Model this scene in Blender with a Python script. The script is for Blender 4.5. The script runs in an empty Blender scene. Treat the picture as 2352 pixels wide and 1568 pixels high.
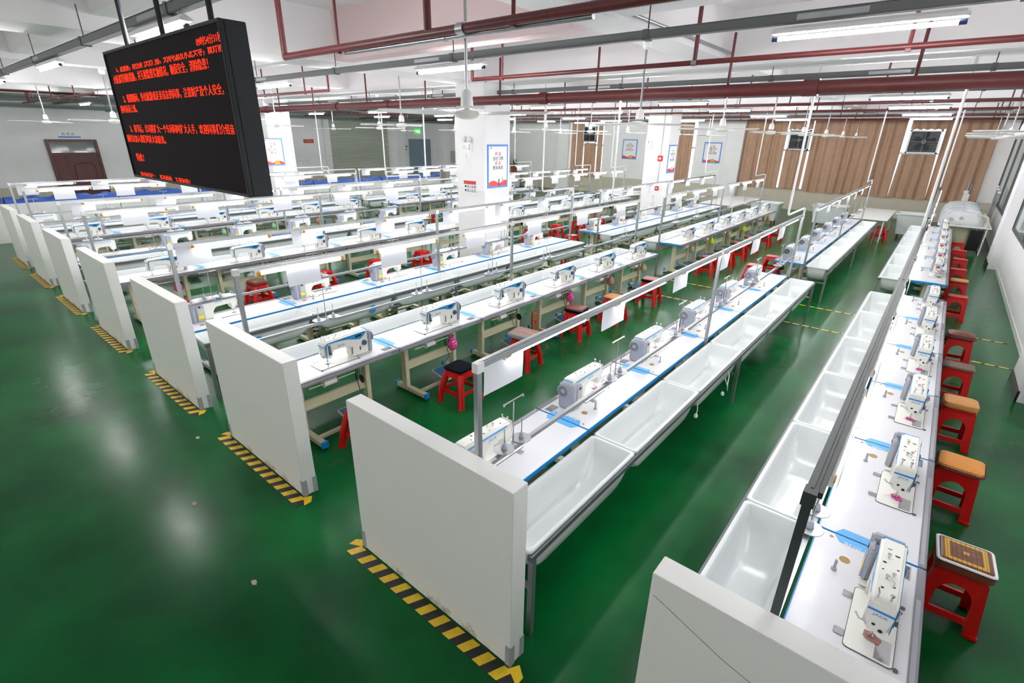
import bpy, bmesh, math, random
from mathutils import Matrix, Vector
random.seed(7)
PI = math.pi
S = bpy.context.scene
COL = S.collection

# ------------------------------------------------------------------ camera, world, exposure
cam = bpy.data.cameras.new('camera')
cam.sensor_width = 36.0
cam.lens = 1146.91 / 2352 * 36.0
cam.clip_start = 0.05
cam.clip_end = 200
camo = bpy.data.objects.new('camera', cam)
COL.objects.link(camo)
_y, _p, _r = math.radians(39.424), math.radians(22.2954), 0.0162
_f = Vector((-math.sin(_y) * math.cos(_p), math.cos(_y) * math.cos(_p), -math.sin(_p)))
_rt = Vector((math.cos(_y), math.sin(_y), 0))
_u = _rt.cross(_f)
_r2 = math.cos(_r) * _rt + math.sin(_r) * _u
_u2 = -math.sin(_r) * _rt + math.cos(_r) * _u
_m = Matrix((_r2, _u2, -_f)).transposed().to_4x4()
_m.translation = (0, 0, 3.1925)
camo.matrix_world = _m
S.camera = camo

w = bpy.data.worlds.new('world')
S.world = w
w.use_nodes = True
w.node_tree.nodes['Background'].inputs[0].default_value = (1.0, 0.98, 0.95, 1)
w.node_tree.nodes['Background'].inputs[1].default_value = 0.75
S.view_settings.view_transform = 'Standard'
S.view_settings.look = 'None'
S.view_settings.gamma = 1
S.view_settings.use_curve_mapping = False
S.view_settings.exposure = 0.68
S.cycles.max_bounces = 8
S.cycles.diffuse_bounces = 4
S.cycles.glossy_bounces = 3
S.cycles.transmission_bounces = 4
S.cycles.sample_clamp_indirect = 6
S.cycles.caustics_reflective = False
S.cycles.caustics_refractive = False
TUBE, CTUBE = 26.0, 165.0          # radiance of the rail tubes and of the ceiling tubes

# ------------------------------------------------------------------ materials
def lin(h):
    c = [int(h[i:i + 2], 16) / 255 for i in (0, 2, 4)]
    return tuple(x / 12.92 if x <= .04045 else ((x + .055) / 1.055) ** 2.4 for x in c) + (1,)

def mat(name, hexc, rough=.5, metal=0, spec=.5, var=0, scale=20, bump=0, emit=None, es=0, alpha=None, trans=0):
    m = bpy.data.materials.new(name)
    m.use_nodes = True
    nt = m.node_tree
    b = nt.nodes['Principled BSDF']
    c = lin(hexc)
    b.inputs['Base Color'].default_value = c
    b.inputs['Roughness'].default_value = rough
    b.inputs['Metallic'].default_value = metal
    b.inputs['Specular IOR Level'].default_value = spec
    if trans:
        b.inputs['Transmission Weight'].default_value = trans
    if alpha is not None:
        b.inputs['Alpha'].default_value = alpha
    if emit:
        b.inputs['Emission Color'].default_value = lin(emit)
        b.inputs['Emission Strength'].default_value = es
    if var or bump:
        tc = nt.nodes.new('ShaderNodeTexCoord')
        n = nt.nodes.new('ShaderNodeTexNoise')
        n.inputs['Scale'].default_value = scale
        n.inputs['Detail'].default_value = 5
        nt.links.new(tc.outputs['Object'], n.inputs['Vector'])
        if var:
            r = nt.nodes.new('ShaderNodeValToRGB')
            r.color_ramp.elements[0].position = .3
            r.color_ramp.elements[1].position = .7
            r.color_ramp.elements[0].color = tuple(x * (1 - var) for x in c[:3]) + (1,)
            r.color_ramp.elements[1].color = tuple(min(1, x * (1 + var)) for x in c[:3]) + (1,)
            nt.links.new(n.outputs['Fac'], r.inputs['Fac'])
            nt.links.new(r.outputs['Color'], b.inputs['Base Color'])
        if bump:
            bp = nt.nodes.new('ShaderNodeBump')
            bp.inputs['Strength'].default_value = bump
            bp.inputs['Distance'].default_value = .01
            nt.links.new(n.outputs['Fac'], bp.inputs['Height'])
            nt.links.new(bp.outputs['Normal'], b.inputs['Normal'])
    return m

M = {}
for k, a in dict(
    wall=dict(hexc='f2f2f3', rough=.7, var=.02, scale=2), dado=dict(hexc='c9c3b2', rough=.45, var=.03, scale=3),
    ceilpink=dict(hexc='e6cfd0', rough=.85), ceil=dict(hexc='f1eef0', rough=.85, var=.02, scale=1.5), board=dict(hexc='e3e3e1', rough=.45, var=.02, scale=3),
    top=dict(hexc='e6e6eb', rough=.25, var=.01, scale=8), blue=dict(hexc='1f86c8', rough=.4), sticker=dict(hexc='5fb2ee', rough=.4),
    cream=dict(hexc='d9d4b4', rough=.4, var=.03, scale=12), capblue=dict(hexc='2596e0', rough=.35), under=dict(hexc='8e8f90', rough=.6),
    ivory=dict(hexc='f2f1ea', rough=.3, var=.01, scale=20), grey=dict(hexc='a6a9b5', rough=.4), dgrey=dict(hexc='55585c', rough=.45),
    black=dict(hexc='111214', rough=.4), chrome=dict(hexc='d5d6d8', rough=.18, metal=1), steel=dict(hexc='a4a7aa', rough=.33, metal=.85, var=.05, scale=15),
    tray=dict(hexc='686c6c', rough=.45, metal=.25), iron=dict(hexc='5f6468', rough=.45, metal=.4), alu=dict(hexc='a3a7aa', rough=.36, metal=.7), dalu=dict(hexc='393f41', rough=.5, metal=.3),
    white=dict(hexc='f2f2f2', rough=.35), tub=dict(hexc='d9dddd', rough=.22, var=.015, scale=4), red=dict(hexc='c80a0c', rough=.28, spec=.6),
    pipe=dict(hexc='5c2022', rough=.42, var=.1, scale=9), darkblue=dict(hexc='1c3566', rough=.4), yellow=dict(hexc='e6bf1e', rough=.45, var=.08, scale=30),
    tapeblack=dict(hexc='16181a', rough=.5), lcd=dict(hexc='24303a', rough=.2), dial=dict(hexc='40597a', rough=.35), warn=dict(hexc='f0e238', rough=.5),
    pedal=dict(hexc='2c6f9e', rough=.6), brass=dict(hexc='a98544', rough=.5), pink=dict(hexc='e8519e', rough=.7), wood=dict(hexc='5b2a24', rough=.35, var=.12, scale=6),
    shutter=dict(hexc='bcc1b6', rough=.5), bluedoor=dict(hexc='8398a6', rough=.45), tarp=dict(hexc='2b52a6', rough=.5, bump=.6, scale=6),
    curtain=dict(hexc='bf9c84', rough=.85, var=.06, scale=5), paper=dict(hexc='f4f5f8', rough=.7), ledbox=dict(hexc='23272c', rough=.5, spec=.3), ledface=dict(hexc='231e21', rough=.7, spec=.08, var=.2, scale=300),
    glass=dict(hexc='93a39c', rough=.06, spec=.8), glassd=dict(hexc='59645f', rough=.05, spec=.8), plastic=dict(hexc='e8edf2', rough=.25, alpha=.45), leaf=dict(hexc='2f5a22', rough=.5, var=.3, scale=15),
    terracotta=dict(hexc='8e4a33', rough=.6, var=.1), brown=dict(hexc='6e3b2a', rough=.45, var=.15, scale=18), tan=dict(hexc='c98a4c', rough=.6, var=.08, scale=10), orange=dict(hexc='d99145', rough=.75, var=.06, scale=60),
    mats=dict(hexc='6f5a4d', rough=.7, var=.25, scale=40), navy=dict(hexc='0a0e18', rough=.95, spec=.1), pillow=dict(hexc='8f8a8c', rough=.9, var=.08, scale=60), salmon=dict(hexc='b9827a', rough=.7, var=.05),
    kraft=dict(hexc='a9744a', rough=.8, var=.08), amber=dict(hexc='e09a28', rough=.4), duct=dict(hexc='9aa09e', rough=.4, metal=.3), postblue=dict(hexc='5b93dd', rough=.5), postred=dict(hexc='d8453c', rough=.5),
    gold=dict(hexc='e2a73a', rough=.5), lime=dict(hexc='cde02c', rough=.7), beige=dict(hexc='b9a98c', rough=.8, var=.15, scale=30), mint=dict(hexc='8fc9a8', rough=.8),
    green=dict(hexc='1f7a4a', rough=.5), signred=dict(hexc='c8382c', rough=.5), ink=dict(hexc='3a3f48', rough=.6), inkred=dict(hexc='cc4a40', rough=.6), soil=dict(hexc='6d6d60', rough=.8), bead=dict(hexc='5a2c40', rough=.4, var=.6, scale=150),
).items():
    M[k] = mat(k, **a)
def emis(name, h, s):
    m = bpy.data.materials.new(name); m.use_nodes = True
    nt = m.node_tree; nt.nodes.remove(nt.nodes['Principled BSDF'])
    e = nt.nodes.new('ShaderNodeEmission'); e.inputs[0].default_value = lin(h); e.inputs[1].default_value = s
    nt.links.new(e.outputs[0], nt.nodes['Material Output'].inputs[0]); return m
M['tube'] = emis('tube_glow', 'fbfcff', TUBE)
M['ctube'] = emis('ceiling_tube_glow', 'fdfbfa', CTUBE)
M['led'] = emis('led_red', 'ff3a22', 1.0)
M['exit'] = emis('exit_green', '22c83c', 1.6)
M['exitw'] = emis('exit_white', 'd8ffe0', 2.0)
M['day'] = emis('daylight', 'f2f6ff', 1.1)

def floor_material():
    m = bpy.data.materials.new('green_epoxy'); m.use_nodes = True
    nt = m.node_tree; b = nt.nodes['Principled BSDF']; N = nt.nodes.new; L = nt.links.new
    tc = N('ShaderNodeTexCoord')
    n1 = N('ShaderNodeTexNoise'); n1.inputs['Scale'].default_value = .9; n1.inputs['Detail'].default_value = 8
    L(tc.outputs['Object'], n1.inputs['Vector'])
    r = N('ShaderNodeValToRGB')
    r.color_ramp.elements[0].position = .3; r.color_ramp.elements[0].color = lin('02401d')
    r.color_ramp.elements[1].position = .75; r.color_ramp.elements[1].color = lin('066a30')
    L(n1.outputs['Fac'], r.inputs['Fac'])
    n2 = N('ShaderNodeTexNoise'); n2.inputs['Scale'].default_value = 5; n2.inputs['Detail'].default_value = 10; n2.inputs['Roughness'].default_value = .7
    L(tc.outputs['Object'], n2.inputs['Vector'])
    sp = N('ShaderNodeValToRGB')           # pale scuffs and specks
    sp.color_ramp.elements[0].position = .72; sp.color_ramp.elements[0].color = (0, 0, 0, 1)
    sp.color_ramp.elements[1].position = .88; sp.color_ramp.elements[1].color = (.16, .16, .16, 1)
    L(n2.outputs['Fac'], sp.inputs['Fac'])
    mx = N('ShaderNodeMix'); mx.data_type = 'RGBA'
    L(sp.outputs['Color'], mx.inputs[0]); L(r.outputs['Color'], mx.inputs[6]); mx.inputs[7].default_value = lin('7fae93')
    L(mx.outputs[2], b.inputs['Base Color'])
    mr = N('ShaderNodeMapRange'); mr.inputs[3].default_value = .15; mr.inputs[4].default_value = .30
    L(n2.outputs['Fac'], mr.inputs[0]); L(mr.outputs[0], b.inputs['Roughness'])
    n3 = N('ShaderNodeTexNoise'); n3.inputs['Scale'].default_value = 2.2; n3.inputs['Detail'].default_value = 3
    L(tc.outputs['Object'], n3.inputs['Vector'])
    bp = N('ShaderNodeBump'); bp.inputs['Strength'].default_value = .035; bp.inputs['Distance'].default_value = .02
    L(n3.outputs['Fac'], bp.inputs['Height']); L(bp.outputs['Normal'], b.inputs['Normal'])
    b.inputs['Specular IOR Level'].default_value = .17
    return m
M['floor'] = floor_material()

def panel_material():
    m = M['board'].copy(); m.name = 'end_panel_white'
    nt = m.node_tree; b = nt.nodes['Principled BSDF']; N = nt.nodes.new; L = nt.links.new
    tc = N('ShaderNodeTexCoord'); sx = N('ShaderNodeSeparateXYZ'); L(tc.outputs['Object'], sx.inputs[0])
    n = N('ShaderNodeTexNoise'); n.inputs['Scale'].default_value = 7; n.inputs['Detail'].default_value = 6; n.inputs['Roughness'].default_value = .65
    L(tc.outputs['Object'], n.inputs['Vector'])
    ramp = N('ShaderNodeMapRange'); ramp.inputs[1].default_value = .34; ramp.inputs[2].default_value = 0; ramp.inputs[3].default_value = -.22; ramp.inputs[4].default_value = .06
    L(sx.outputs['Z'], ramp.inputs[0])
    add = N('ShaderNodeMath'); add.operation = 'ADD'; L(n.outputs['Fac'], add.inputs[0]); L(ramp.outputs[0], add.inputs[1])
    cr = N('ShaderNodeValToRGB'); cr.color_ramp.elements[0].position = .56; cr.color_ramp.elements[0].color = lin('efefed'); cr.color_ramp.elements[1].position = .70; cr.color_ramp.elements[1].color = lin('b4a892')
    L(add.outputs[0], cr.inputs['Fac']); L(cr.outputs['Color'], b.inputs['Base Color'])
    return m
M['panel'] = panel_material()

def paper_material():
    m = bpy.data.materials.new('thin_paper'); m.use_nodes = True
    nt = m.node_tree; b = nt.nodes['Principled BSDF']; b.inputs['Base Color'].default_value = lin('f2f3f7'); b.inputs['Roughness'].default_value = .6
    t = nt.nodes.new('ShaderNodeBsdfTranslucent'); t.inputs[0].default_value = lin('f2f3f7')
    x = nt.nodes.new('ShaderNodeMixShader'); x.inputs[0].default_value = .45
    nt.links.new(b.outputs[0], x.inputs[1]); nt.links.new(t.outputs[0], x.inputs[2]); nt.links.new(x.outputs[0], nt.nodes['Material Output'].inputs[0])
    return m
M['sheet'] = paper_material()

def stripes(name, c1, c2, scale, axis='X', rough=.4):
    m = mat(name, c1, rough)
    nt = m.node_tree; b = nt.nodes['Principled BSDF']
    tc = nt.nodes.new('ShaderNodeTexCoord'); wv = nt.nodes.new('ShaderNodeTexWave'); wv.bands_direction = axis; wv.inputs['Scale'].default_value = scale
    cr = nt.nodes.new('ShaderNodeValToRGB'); cr.color_ramp.interpolation = 'CONSTANT'
    cr.color_ramp.elements[0].color = lin(c1); cr.color_ramp.elements[1].position = .72; cr.color_ramp.elements[1].color = lin(c2)
    nt.links.new(tc.outputs['Object'], wv.inputs['Vector']); nt.links.new(wv.outputs['Fac'], cr.inputs['Fac']); nt.links.new(cr.outputs['Color'], b.inputs['Base Color'])
    return m
M['ruler'] = stripes('ruler_strip', 'b9b9c2', '5e5e68', 30)
M['guard'] = mat('clear_guard', '86868e', .18, spec=.6)
M['stripepillow'] = stripes('striped_pillow', '8d8a8c', 'b56a4c', 2.2, 'Y', .9)

def dots(name, base, dot):
    m = mat(name, base, .7)
    nt = m.node_tree; b = nt.nodes['Principled BSDF']
    tc = nt.nodes.new('ShaderNodeTexCoord'); v = nt.nodes.new('ShaderNodeTexVoronoi'); v.inputs['Scale'].default_value = 34; v.inputs['Randomness'].default_value = .4
    cr = nt.nodes.new('ShaderNodeValToRGB'); cr.color_ramp.interpolation = 'CONSTANT'
    cr.color_ramp.elements[0].color = lin(dot); cr.color_ramp.elements[1].position = .32; cr.color_ramp.elements[1].color = lin(base)
    nt.links.new(tc.outputs['Object'], v.inputs['Vector']); nt.links.new(v.outputs['Distance'], cr.inputs['Fac']); nt.links.new(cr.outputs['Color'], b.inputs['Base Color'])
    return m
M['polka'] = dots('polka_pink', 'e23d94', 'f6e6ee')

def check_mat():
    m = mat('bamboo_beads', '6b3d20', .35)
    nt = m.node_tree; b = nt.nodes['Principled BSDF']; N = nt.nodes.new; L = nt.links.new
    tc = N('ShaderNodeTexCoord'); br = N('ShaderNodeTexBrick'); br.offset = 0
    br.inputs['Scale'].default_value = 1; br.inputs['Brick Width'].default_value = .026; br.inputs['Row Height'].default_value = .014; br.inputs['Mortar Size'].default_value = .0014
    br.inputs['Color1'].default_value = lin('8a5230'); br.inputs['Color2'].default_value = lin('6a3c1e'); br.inputs['Mortar'].default_value = lin('2a1810')
    L(tc.outputs['Object'], br.inputs['Vector'])
    sx = N('ShaderNodeSeparateXYZ'); L(tc.outputs['Object'], sx.inputs[0])
    def mth(op, a, bb=None):
        x = N('ShaderNodeMath'); x.operation = op
        for i, q in enumerate((a, bb)):
            if q is None: continue
            if isinstance(q, (int, float)): x.inputs[i].default_value = q
            else: L(q, x.inputs[i])
        return x.outputs[0]
    d = mth('MAXIMUM', mth('ABSOLUTE', sx.outputs['X']), mth('ABSOLUTE', sx.outputs['Y']))
    ring = mth('MULTIPLY', mth('GREATER_THAN', d, .090), mth('LESS_THAN', d, .116))
    dotm = mth('LESS_THAN', d, .016)
    fac = mth('MAXIMUM', ring, dotm)
    keep = mth('MULTIPLY', fac, mth('SUBTRACT', 1.0, br.outputs['Fac']))
    mx = N('ShaderNodeMix'); mx.data_type = 'RGBA'; L(keep, mx.inputs[0]); L(br.outputs['Color'], mx.inputs[6]); mx.inputs[7].default_value = lin('e8b420')
    L(mx.outputs[2], b.inputs['Base Color']); return m
M['bamboo'] = check_mat()

# ------------------------------------------------------------------ mesh helpers
class MB:
    def __init__(s): s.v = []; s.f = []; s.m = []
    def add(s, vs, fs, m=0):
        o = len(s.v); s.v += [tuple(p) for p in vs]
        for f in fs: s.f.append([i + o for i in f]); s.m.append(m)
        return s
    def box(s, x0, x1, y0, y1, z0, z1, m=0):
        return s.add([(x0, y0, z0), (x1, y0, z0), (x1, y1, z0), (x0, y1, z0), (x0, y0, z1), (x1, y0, z1), (x1, y1, z1), (x0, y1, z1)],
                     [(3, 2, 1, 0), (4, 5, 6, 7), (0, 1, 5, 4), (1, 2, 6, 5), (2, 3, 7, 6), (3, 0, 4, 7)], m)
    def prism(s, pts, ax, a, b, m=0):
        mk = {'x': lambda p, t: (t, p[0], p[1]), 'y': lambda p, t: (p[0], t, p[1]), 'z': lambda p, t: (p[0], p[1], t)}[ax]
        n = len(pts)
        return s.add([mk(p, a) for p in pts] + [mk(p, b) for p in pts],
                     [list(range(n))[::-1], list(range(n, 2 * n))] + [(i, (i + 1) % n, n + (i + 1) % n, n + i) for i in range(n)], m)
    def cyl(s, p, q, r, n=12, m=0, r2=None, cap=True):
        p, q = Vector(p), Vector(q); d = (q - p).normalized()
        a = d.orthogonal().normalized(); b = d.cross(a); r2 = r if r2 is None else r2
        vs = []
        for c, rr in ((p, r), (q, r2)):
            vs += [c + (a * math.cos(2 * PI * i / n) + b * math.sin(2 * PI * i / n)) * rr for i in range(n)]
        fs = [(i, (i + 1) % n, n + (i + 1) % n, n + i) for i in range(n)]
        if cap: fs += [list(range(n))[::-1], list(range(n, 2 * n))]
        return s.add(vs, fs, m)
    def tube(s, path, r, n=8, m=0):
        P = [Vector(p) for p in path]; rings = []; pa = None
        for i, p in enumerate(P):
            d = (P[min(i + 1, len(P) - 1)] - P[max(i - 1, 0)]).normalized()
            a = d.orthogonal().normalized() if pa is None else (pa - d * pa.dot(d)).normalized()
            pa = a; b = d.cross(a)
            rings.append([p + (a * math.cos(2 * PI * k / n) + b * math.sin(2 * PI * k / n)) * r for k in range(n)])
        return s.loft(rings, m)
    def loft(s, rings, m=0, cap0=True, cap1=True):
        n = len(rings[0]); vs = [p for r in rings for p in r]; fs = []
        for k in range(len(rings) - 1):
            fs += [(k * n + i, k * n + (i + 1) % n, (k + 1) * n + (i + 1) % n, (k + 1) * n + i) for i in range(n)]
        if cap0: fs.append(list(range(n))[::-1])
        if cap1: fs.append([(len(rings) - 1) * n + i for i in range(n)])
        return s.add(vs, fs, m)
    def lathe(s, prof, c=(0, 0, 0), n=20, m=0, ax='z', cap1=True):
        rings = []
        for r, z in prof:
            ring = []
            for i in range(n):
                x, y = math.cos(2 * PI * i / n) * max(r, 1e-4), math.sin(2 * PI * i / n) * max(r, 1e-4)
                ring.append({'z': (c[0] + x, c[1] + y, c[2] + z), 'x': (c[0] + z, c[1] + x, c[2] + y), 'y': (c[0] + y, c[1] + z, c[2] + x)}[ax])
            rings.append(ring)
        return s.loft(rings, m, cap0=cap1 is not None, cap1=bool(cap1))
    def ball(s, c, rx, ry, rz, n=12, m=0):
        k = n // 2
        prof = [(math.sin(PI * i / k), -math.cos(PI * i / k)) for i in range(k + 1)]
        rings = [[(c[0] + rx * max(r, .001) * math.cos(2 * PI * j / n), c[1] + ry * max(r, .001) * math.sin(2 * PI * j / n), c[2] + rz * z) for j in range(n)] for r, z in prof]
        return s.loft(rings, m)
    def build(s, name, mats, parent=None, bevel=0, seg=2, smooth=38, loc=None):
        me = bpy.data.meshes.new(name)
        me.from_pydata(s.v, [], s.f)
        mats = mats if isinstance(mats, (list, tuple)) else [mats]
        for k in mats: me.materials.append(M[k] if isinstance(k, str) else k)
        for p, mi in zip(me.polygons, s.m): p.material_index = mi
        bm = bmesh.new(); bm.from_mesh(me)
        bmesh.ops.recalc_face_normals(bm, faces=bm.faces)
        if bevel:
            es = [e for e in bm.edges if len(e.link_faces) == 2 and e.calc_face_angle(0) > .6]
            bmesh.ops.bevel(bm, geom=es, offset=bevel, segments=seg, affect='EDGES', clamp_overlap=True)
        bm.to_mesh(me); bm.free()
        if smooth:
            me.shade_smooth()
            me.set_sharp_from_angle(angle=math.radians(smooth))
        o = bpy.data.objects.new(name, me); COL.objects.link(o)
        if parent: o.parent = parent
        if loc: o.location = loc
        return o

def rr(cx, cy, w_, h_, r, n=4):
    pts = []
    r = min(r, w_ / 2, h_ / 2)
    for sx, sy, a0 in ((1, 1, 0), (-1, 1, PI / 2), (-1, -1, PI), (1, -1, 3 * PI / 2)):
        for i in range(n + 1):
            a = a0 + PI / 2 * i / n
            pts.append((cx + sx * (w_ / 2 - r) + r * math.cos(a), cy + sy * (h_ / 2 - r) + r * math.sin(a)))
    return pts

def tag(o, label, cat, group=None, kind=None):
    if label: o['label'] = label
    if cat: o['category'] = cat
    if group: o['group'] = group
    if kind: o['kind'] = kind
    return o

def empty(name, loc=(0, 0, 0), rz=0, mtx=None):
    o = bpy.data.objects.new(name, None); COL.objects.link(o); o.empty_display_size = .1
    if mtx is not None: o.matrix_world = mtx
    else: o.location = loc; o.rotation_euler = (0, 0, rz)
    return o

def copy_tree(o, parent=None):
    c = o.copy(); COL.objects.link(c)
    if parent: c.parent = parent
    for ch in list(KIDS.get(o.name, o.children)): copy_tree(ch, c)
    return c
KIDS = {}
class Proto:
    """one thing with its parts; the first placing uses the original, later ones copy it part by part"""
    def __init__(s, root): s.root = root; s.used = False
    def place(s, loc, rz, label, cat, group=None, mtx=None):
        o = copy_tree(s.root) if s.used else s.root
        s.used = True
        if mtx is not None: o.matrix_world = mtx
        else: o.location = loc; o.rotation_euler = (0, 0, rz)
        for k in ('label', 'category', 'group'):
            if k in o: del o[k]
        return tag(o, label, cat, group)

TXT = {}
def text(body, size, m, name, parent=None, mtx=None, depth=.001, align='LEFT', stretch=1.0, cut=None, thin=0):
    """lettering as real geometry lying in its local XY plane"""
    key = (body, size, depth, align, stretch, cut, m, thin)
    if key not in TXT:
        c = bpy.data.curves.new(name, 'FONT'); c.body = body; c.size = size; c.align_x = align; c.resolution_u = 2; c.extrude = depth; c.offset = -thin
        t = bpy.data.objects.new(name, c); COL.objects.link(t)
        dg = bpy.context.evaluated_depsgraph_get()
        me = bpy.data.meshes.new_from_object(t.evaluated_get(dg))
        bpy.data.objects.remove(t); bpy.data.curves.remove(c)
        bm = bmesh.new(); bm.from_mesh(me)
        if stretch != 1:
            for v in bm.verts: v.co.x *= stretch
        if cut:
            g = list(bm.verts) + list(bm.edges) + list(bm.faces)
            bmesh.ops.bisect_plane(bm, geom=g, plane_co=(0, cut[1], 0), plane_no=(0, -cut[0], 0), clear_outer=True)
        bm.to_mesh(me); bm.free()
        me.materials.clear(); me.materials.append(M[m]); TXT[key] = me
    o = bpy.data.objects.new(name, TXT[key]); COL.objects.link(o)
    if parent: o.parent = parent
    if mtx is not None: o.matrix_basis = mtx
    return o

def frame(o, ex, ey, ez):
    m = Matrix((Vector(ex), Vector(ey), Vector(ez))).transposed().to_4x4(); m.translation = o; return m
def face_south(x, y, z): return frame((x, y, z), (1, 0, 0), (0, 0, 1), (0, -1, 0))   # faces -Y
def face_east(x, y, z): return frame((x, y, z), (0, 1, 0), (0, 0, 1), (1, 0, 0))     # faces +X
def face_west(x, y, z): return frame((x, y, z), (0, -1, 0), (0, 0, 1), (-1, 0, 0))   # faces -X
def T(x, y, z): return Matrix.Translation((x, y, z))

ORD = ['first', 'second', 'third', 'fourth', 'fifth', 'sixth', 'seventh', 'eighth', 'ninth', 'tenth', 'eleventh', 'twelfth', 'thirteenth', 'fourteenth']

# ------------------------------------------------------------------ the room
def struct(name, mb, mats, parent=None, **k):
    o = mb.build(name, mats, parent, **k)
    if parent is None: o['kind'] = 'structure'
    return o
XL, XR, YF, ZC = -28.0, 1.65, 29.0, 5.0
tag(struct('floor', MB().box(XL - .2, XR + .2, -6, YF + .2, -.1, 0), 'floor'), 'glossy green epoxy floor with pale scuffs', 'floor')
tag(struct('ceiling', MB().box(XL - .2, XR + .2, -6, YF + .2, ZC, ZC + .15), 'ceil'), 'white concrete ceiling slab above the beams', 'ceiling')
tag(struct('wall_left', MB().box(XL - .2, XL, -6, YF + .2, 0, 1.05, 1).box(XL - .2, XL, -6, YF + .2, 1.05, ZC), ['wall', 'dado']), 'long white wall with the brown door and shutter', 'wall')
tag(struct('wall_right', MB().box(XR, XR + .2, -6, YF + .2, 0, ZC), ['wall']), 'white wall beside the row of red stools', 'wall')
WIN = [(-19.1, -16.8), (-13.4, -11.05), (-8.45, 1.15)]
fw = MB(); x = XL
fw.box(XL, XR, YF, YF + .2, 0, .95, 1).box(XL, XR, YF, YF + .2, 4.2, ZC)
for a, b in WIN:
    fw.box(x, a, YF, YF + .2, .95, 4.2); x = b
fw.box(x, XR, YF, YF + .2, .95, 4.2)
tag(struct('wall_far', fw, ['wall', 'dado']), 'far white wall with brown curtains and beige lower band', 'wall')
for i, (a, b) in enumerate(WIN):
    m_ = MB(); n = max(2, round((b - a) / 1.2))
    for k in range(n + 1):
        xx = a + (b - a) * k / n
        m_.box(xx - .03, xx + .03, YF + .02, YF + .08, .95, 4.2)
    m_.box(a, b, YF + .02, YF + .08, .95, 1.0).box(a, b, YF + .02, YF + .08, 2.75, 2.81).box(a, b, YF + .02, YF + .08, 4.15, 4.2)
    o = struct('window_%d' % (i + 1), m_, 'steel'); tag(o, ['narrow far window behind the leftmost curtain', 'narrow far window beside the second pillar', 'wide far window band behind the long curtain'][i], 'window')
    MB().box(a, b, YF + .10, YF + .12, .95, 4.2).build('pane', 'day', o)
for k, (y0, y1) in enumerate(((8.89, 9.78), (18.89, 19.78))):
    o = struct('wall_right_pilaster', MB().box(1.45, XR + .01, y0, y1, 0, ZC), 'wall'); tag(o, ['near white pilaster of the right wall', 'white pilaster of the right wall beside the covered machines'][k], 'pilaster')
    MB().box(1.435, 1.46, y0 - .015, y1 + .015, 0, .16).build('skirting', 'black', o)
o = struct('wall_far_pilaster', MB().box(-9.3, -8.5, YF - .35, YF, 0, ZC).box(-20.0, -19.15, YF - .35, YF, 0, ZC), 'wall'); tag(o, 'white pilasters of the far wall', 'pilaster')
o = struct('wall_left_pilaster', MB().box(XL, XL + .35, 21.9, 22.4, 0, ZC).box(XL, XL + .5, 26.2, 26.9, 0, ZC).box(XL, XL + .25, 16.75, 17.0, 0, 4.4), 'wall'); tag(o, 'white pilasters of the left wall beside the shutter', 'pilaster')
tag(struct('baseboard_right', MB().box(XR - .012, XR, -6, 18.8, 0, .1), 'board'), 'pale skirting strip of the right wall', 'baseboard')
for i, (cx_, cy_) in enumerate(((-8.65, 9.335), (-8.65, 19.3), (-19.17, 9.55), (-19.17, 19.5))):
    tag(struct('column', MB().box(cx_ - .45, cx_ + .45, cy_ - .445, cy_ + .445, 0, 4.3), 'wall', bevel=.012),
        ['near square white pillar in the fourth aisle with a blue framed poster', 'farther square white pillar with a red alarm box', 'square white pillar partly behind the hanging LED display', 'distant square white pillar towards the roller shutter'][i], 'pillar')
for x0, x1, z in ((-9.1, -8.2, 4.27), (-19.2, -18.3, 4.27), (-27.99, -27.3, 4.4), (1.2, 1.64, 4.27), (-3.6, -3.1, 4.35), (-13.9, -13.4, 4.35), (-23.9, -23.4, 4.35)):
    tag(struct('ceiling_beam', MB().box(x0, x1, -6, YF, z, ZC), 'ceil'), None, None)
for y0, y1, z in ((8.95, 9.75, 4.26), (18.9, 19.7, 4.26), (28.3, 28.99, 4.3), (2.1, 2.4, 4.44), (12.6, 12.9, 4.4), (15.8, 16.1, 4.4), (22.6, 22.9, 4.4), (25.7, 26.0, 4.4), (-1.2, -.9, 4.4)):
    tag(struct('ceiling_beam', MB().box(XL, XR, y0, y1, z, ZC), 'ceil'), None, None)
o = struct('ceiling_beam', MB().box(XL, -8.2, 5.3, 5.6, 4.4, ZC).box(-8.2, -3.6, 5.3, 5.6, 4.3, ZC, 1).box(-3.6, XR, 5.3, 5.6, 4.4, ZC), ['ceil', 'ceilpink'])
for o in list(COL.objects):
    if o.name.startswith('ceiling_beam'): tag(o, 'white concrete ceiling beam', 'beam', 'ceiling beams')
# right wall windows
for i, (y0, y1, z0, z1) in enumerate(((20.1, 28.0, 1.15, 4.1), (10.3, 18.2, 1.2, 3.6))):
    f_ = MB()
    n = 3
    for k in range(n + 1):
        yy = y0 + (y1 - y0) * k / n; f_.box(XR - .05, XR + .01, yy - .03, yy + .03, z0, z1)
    f_.box(XR - .05, XR + .01, y0, y1, z0 - .03, z0 + .03).box(XR - .05, XR + .01, y0, y1, z1 - .03, z1 + .03)
    o = struct('window_%d' % (i + 4), f_, 'dgrey'); tag(o, ['grey framed window in the right wall beside the covered machines', 'grey framed window in the right wall beside the stools'][i], 'window')
    MB().box(XR - .02, XR - .012, y0, y1, z0, z1).build('pane', 'glass', o)
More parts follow.
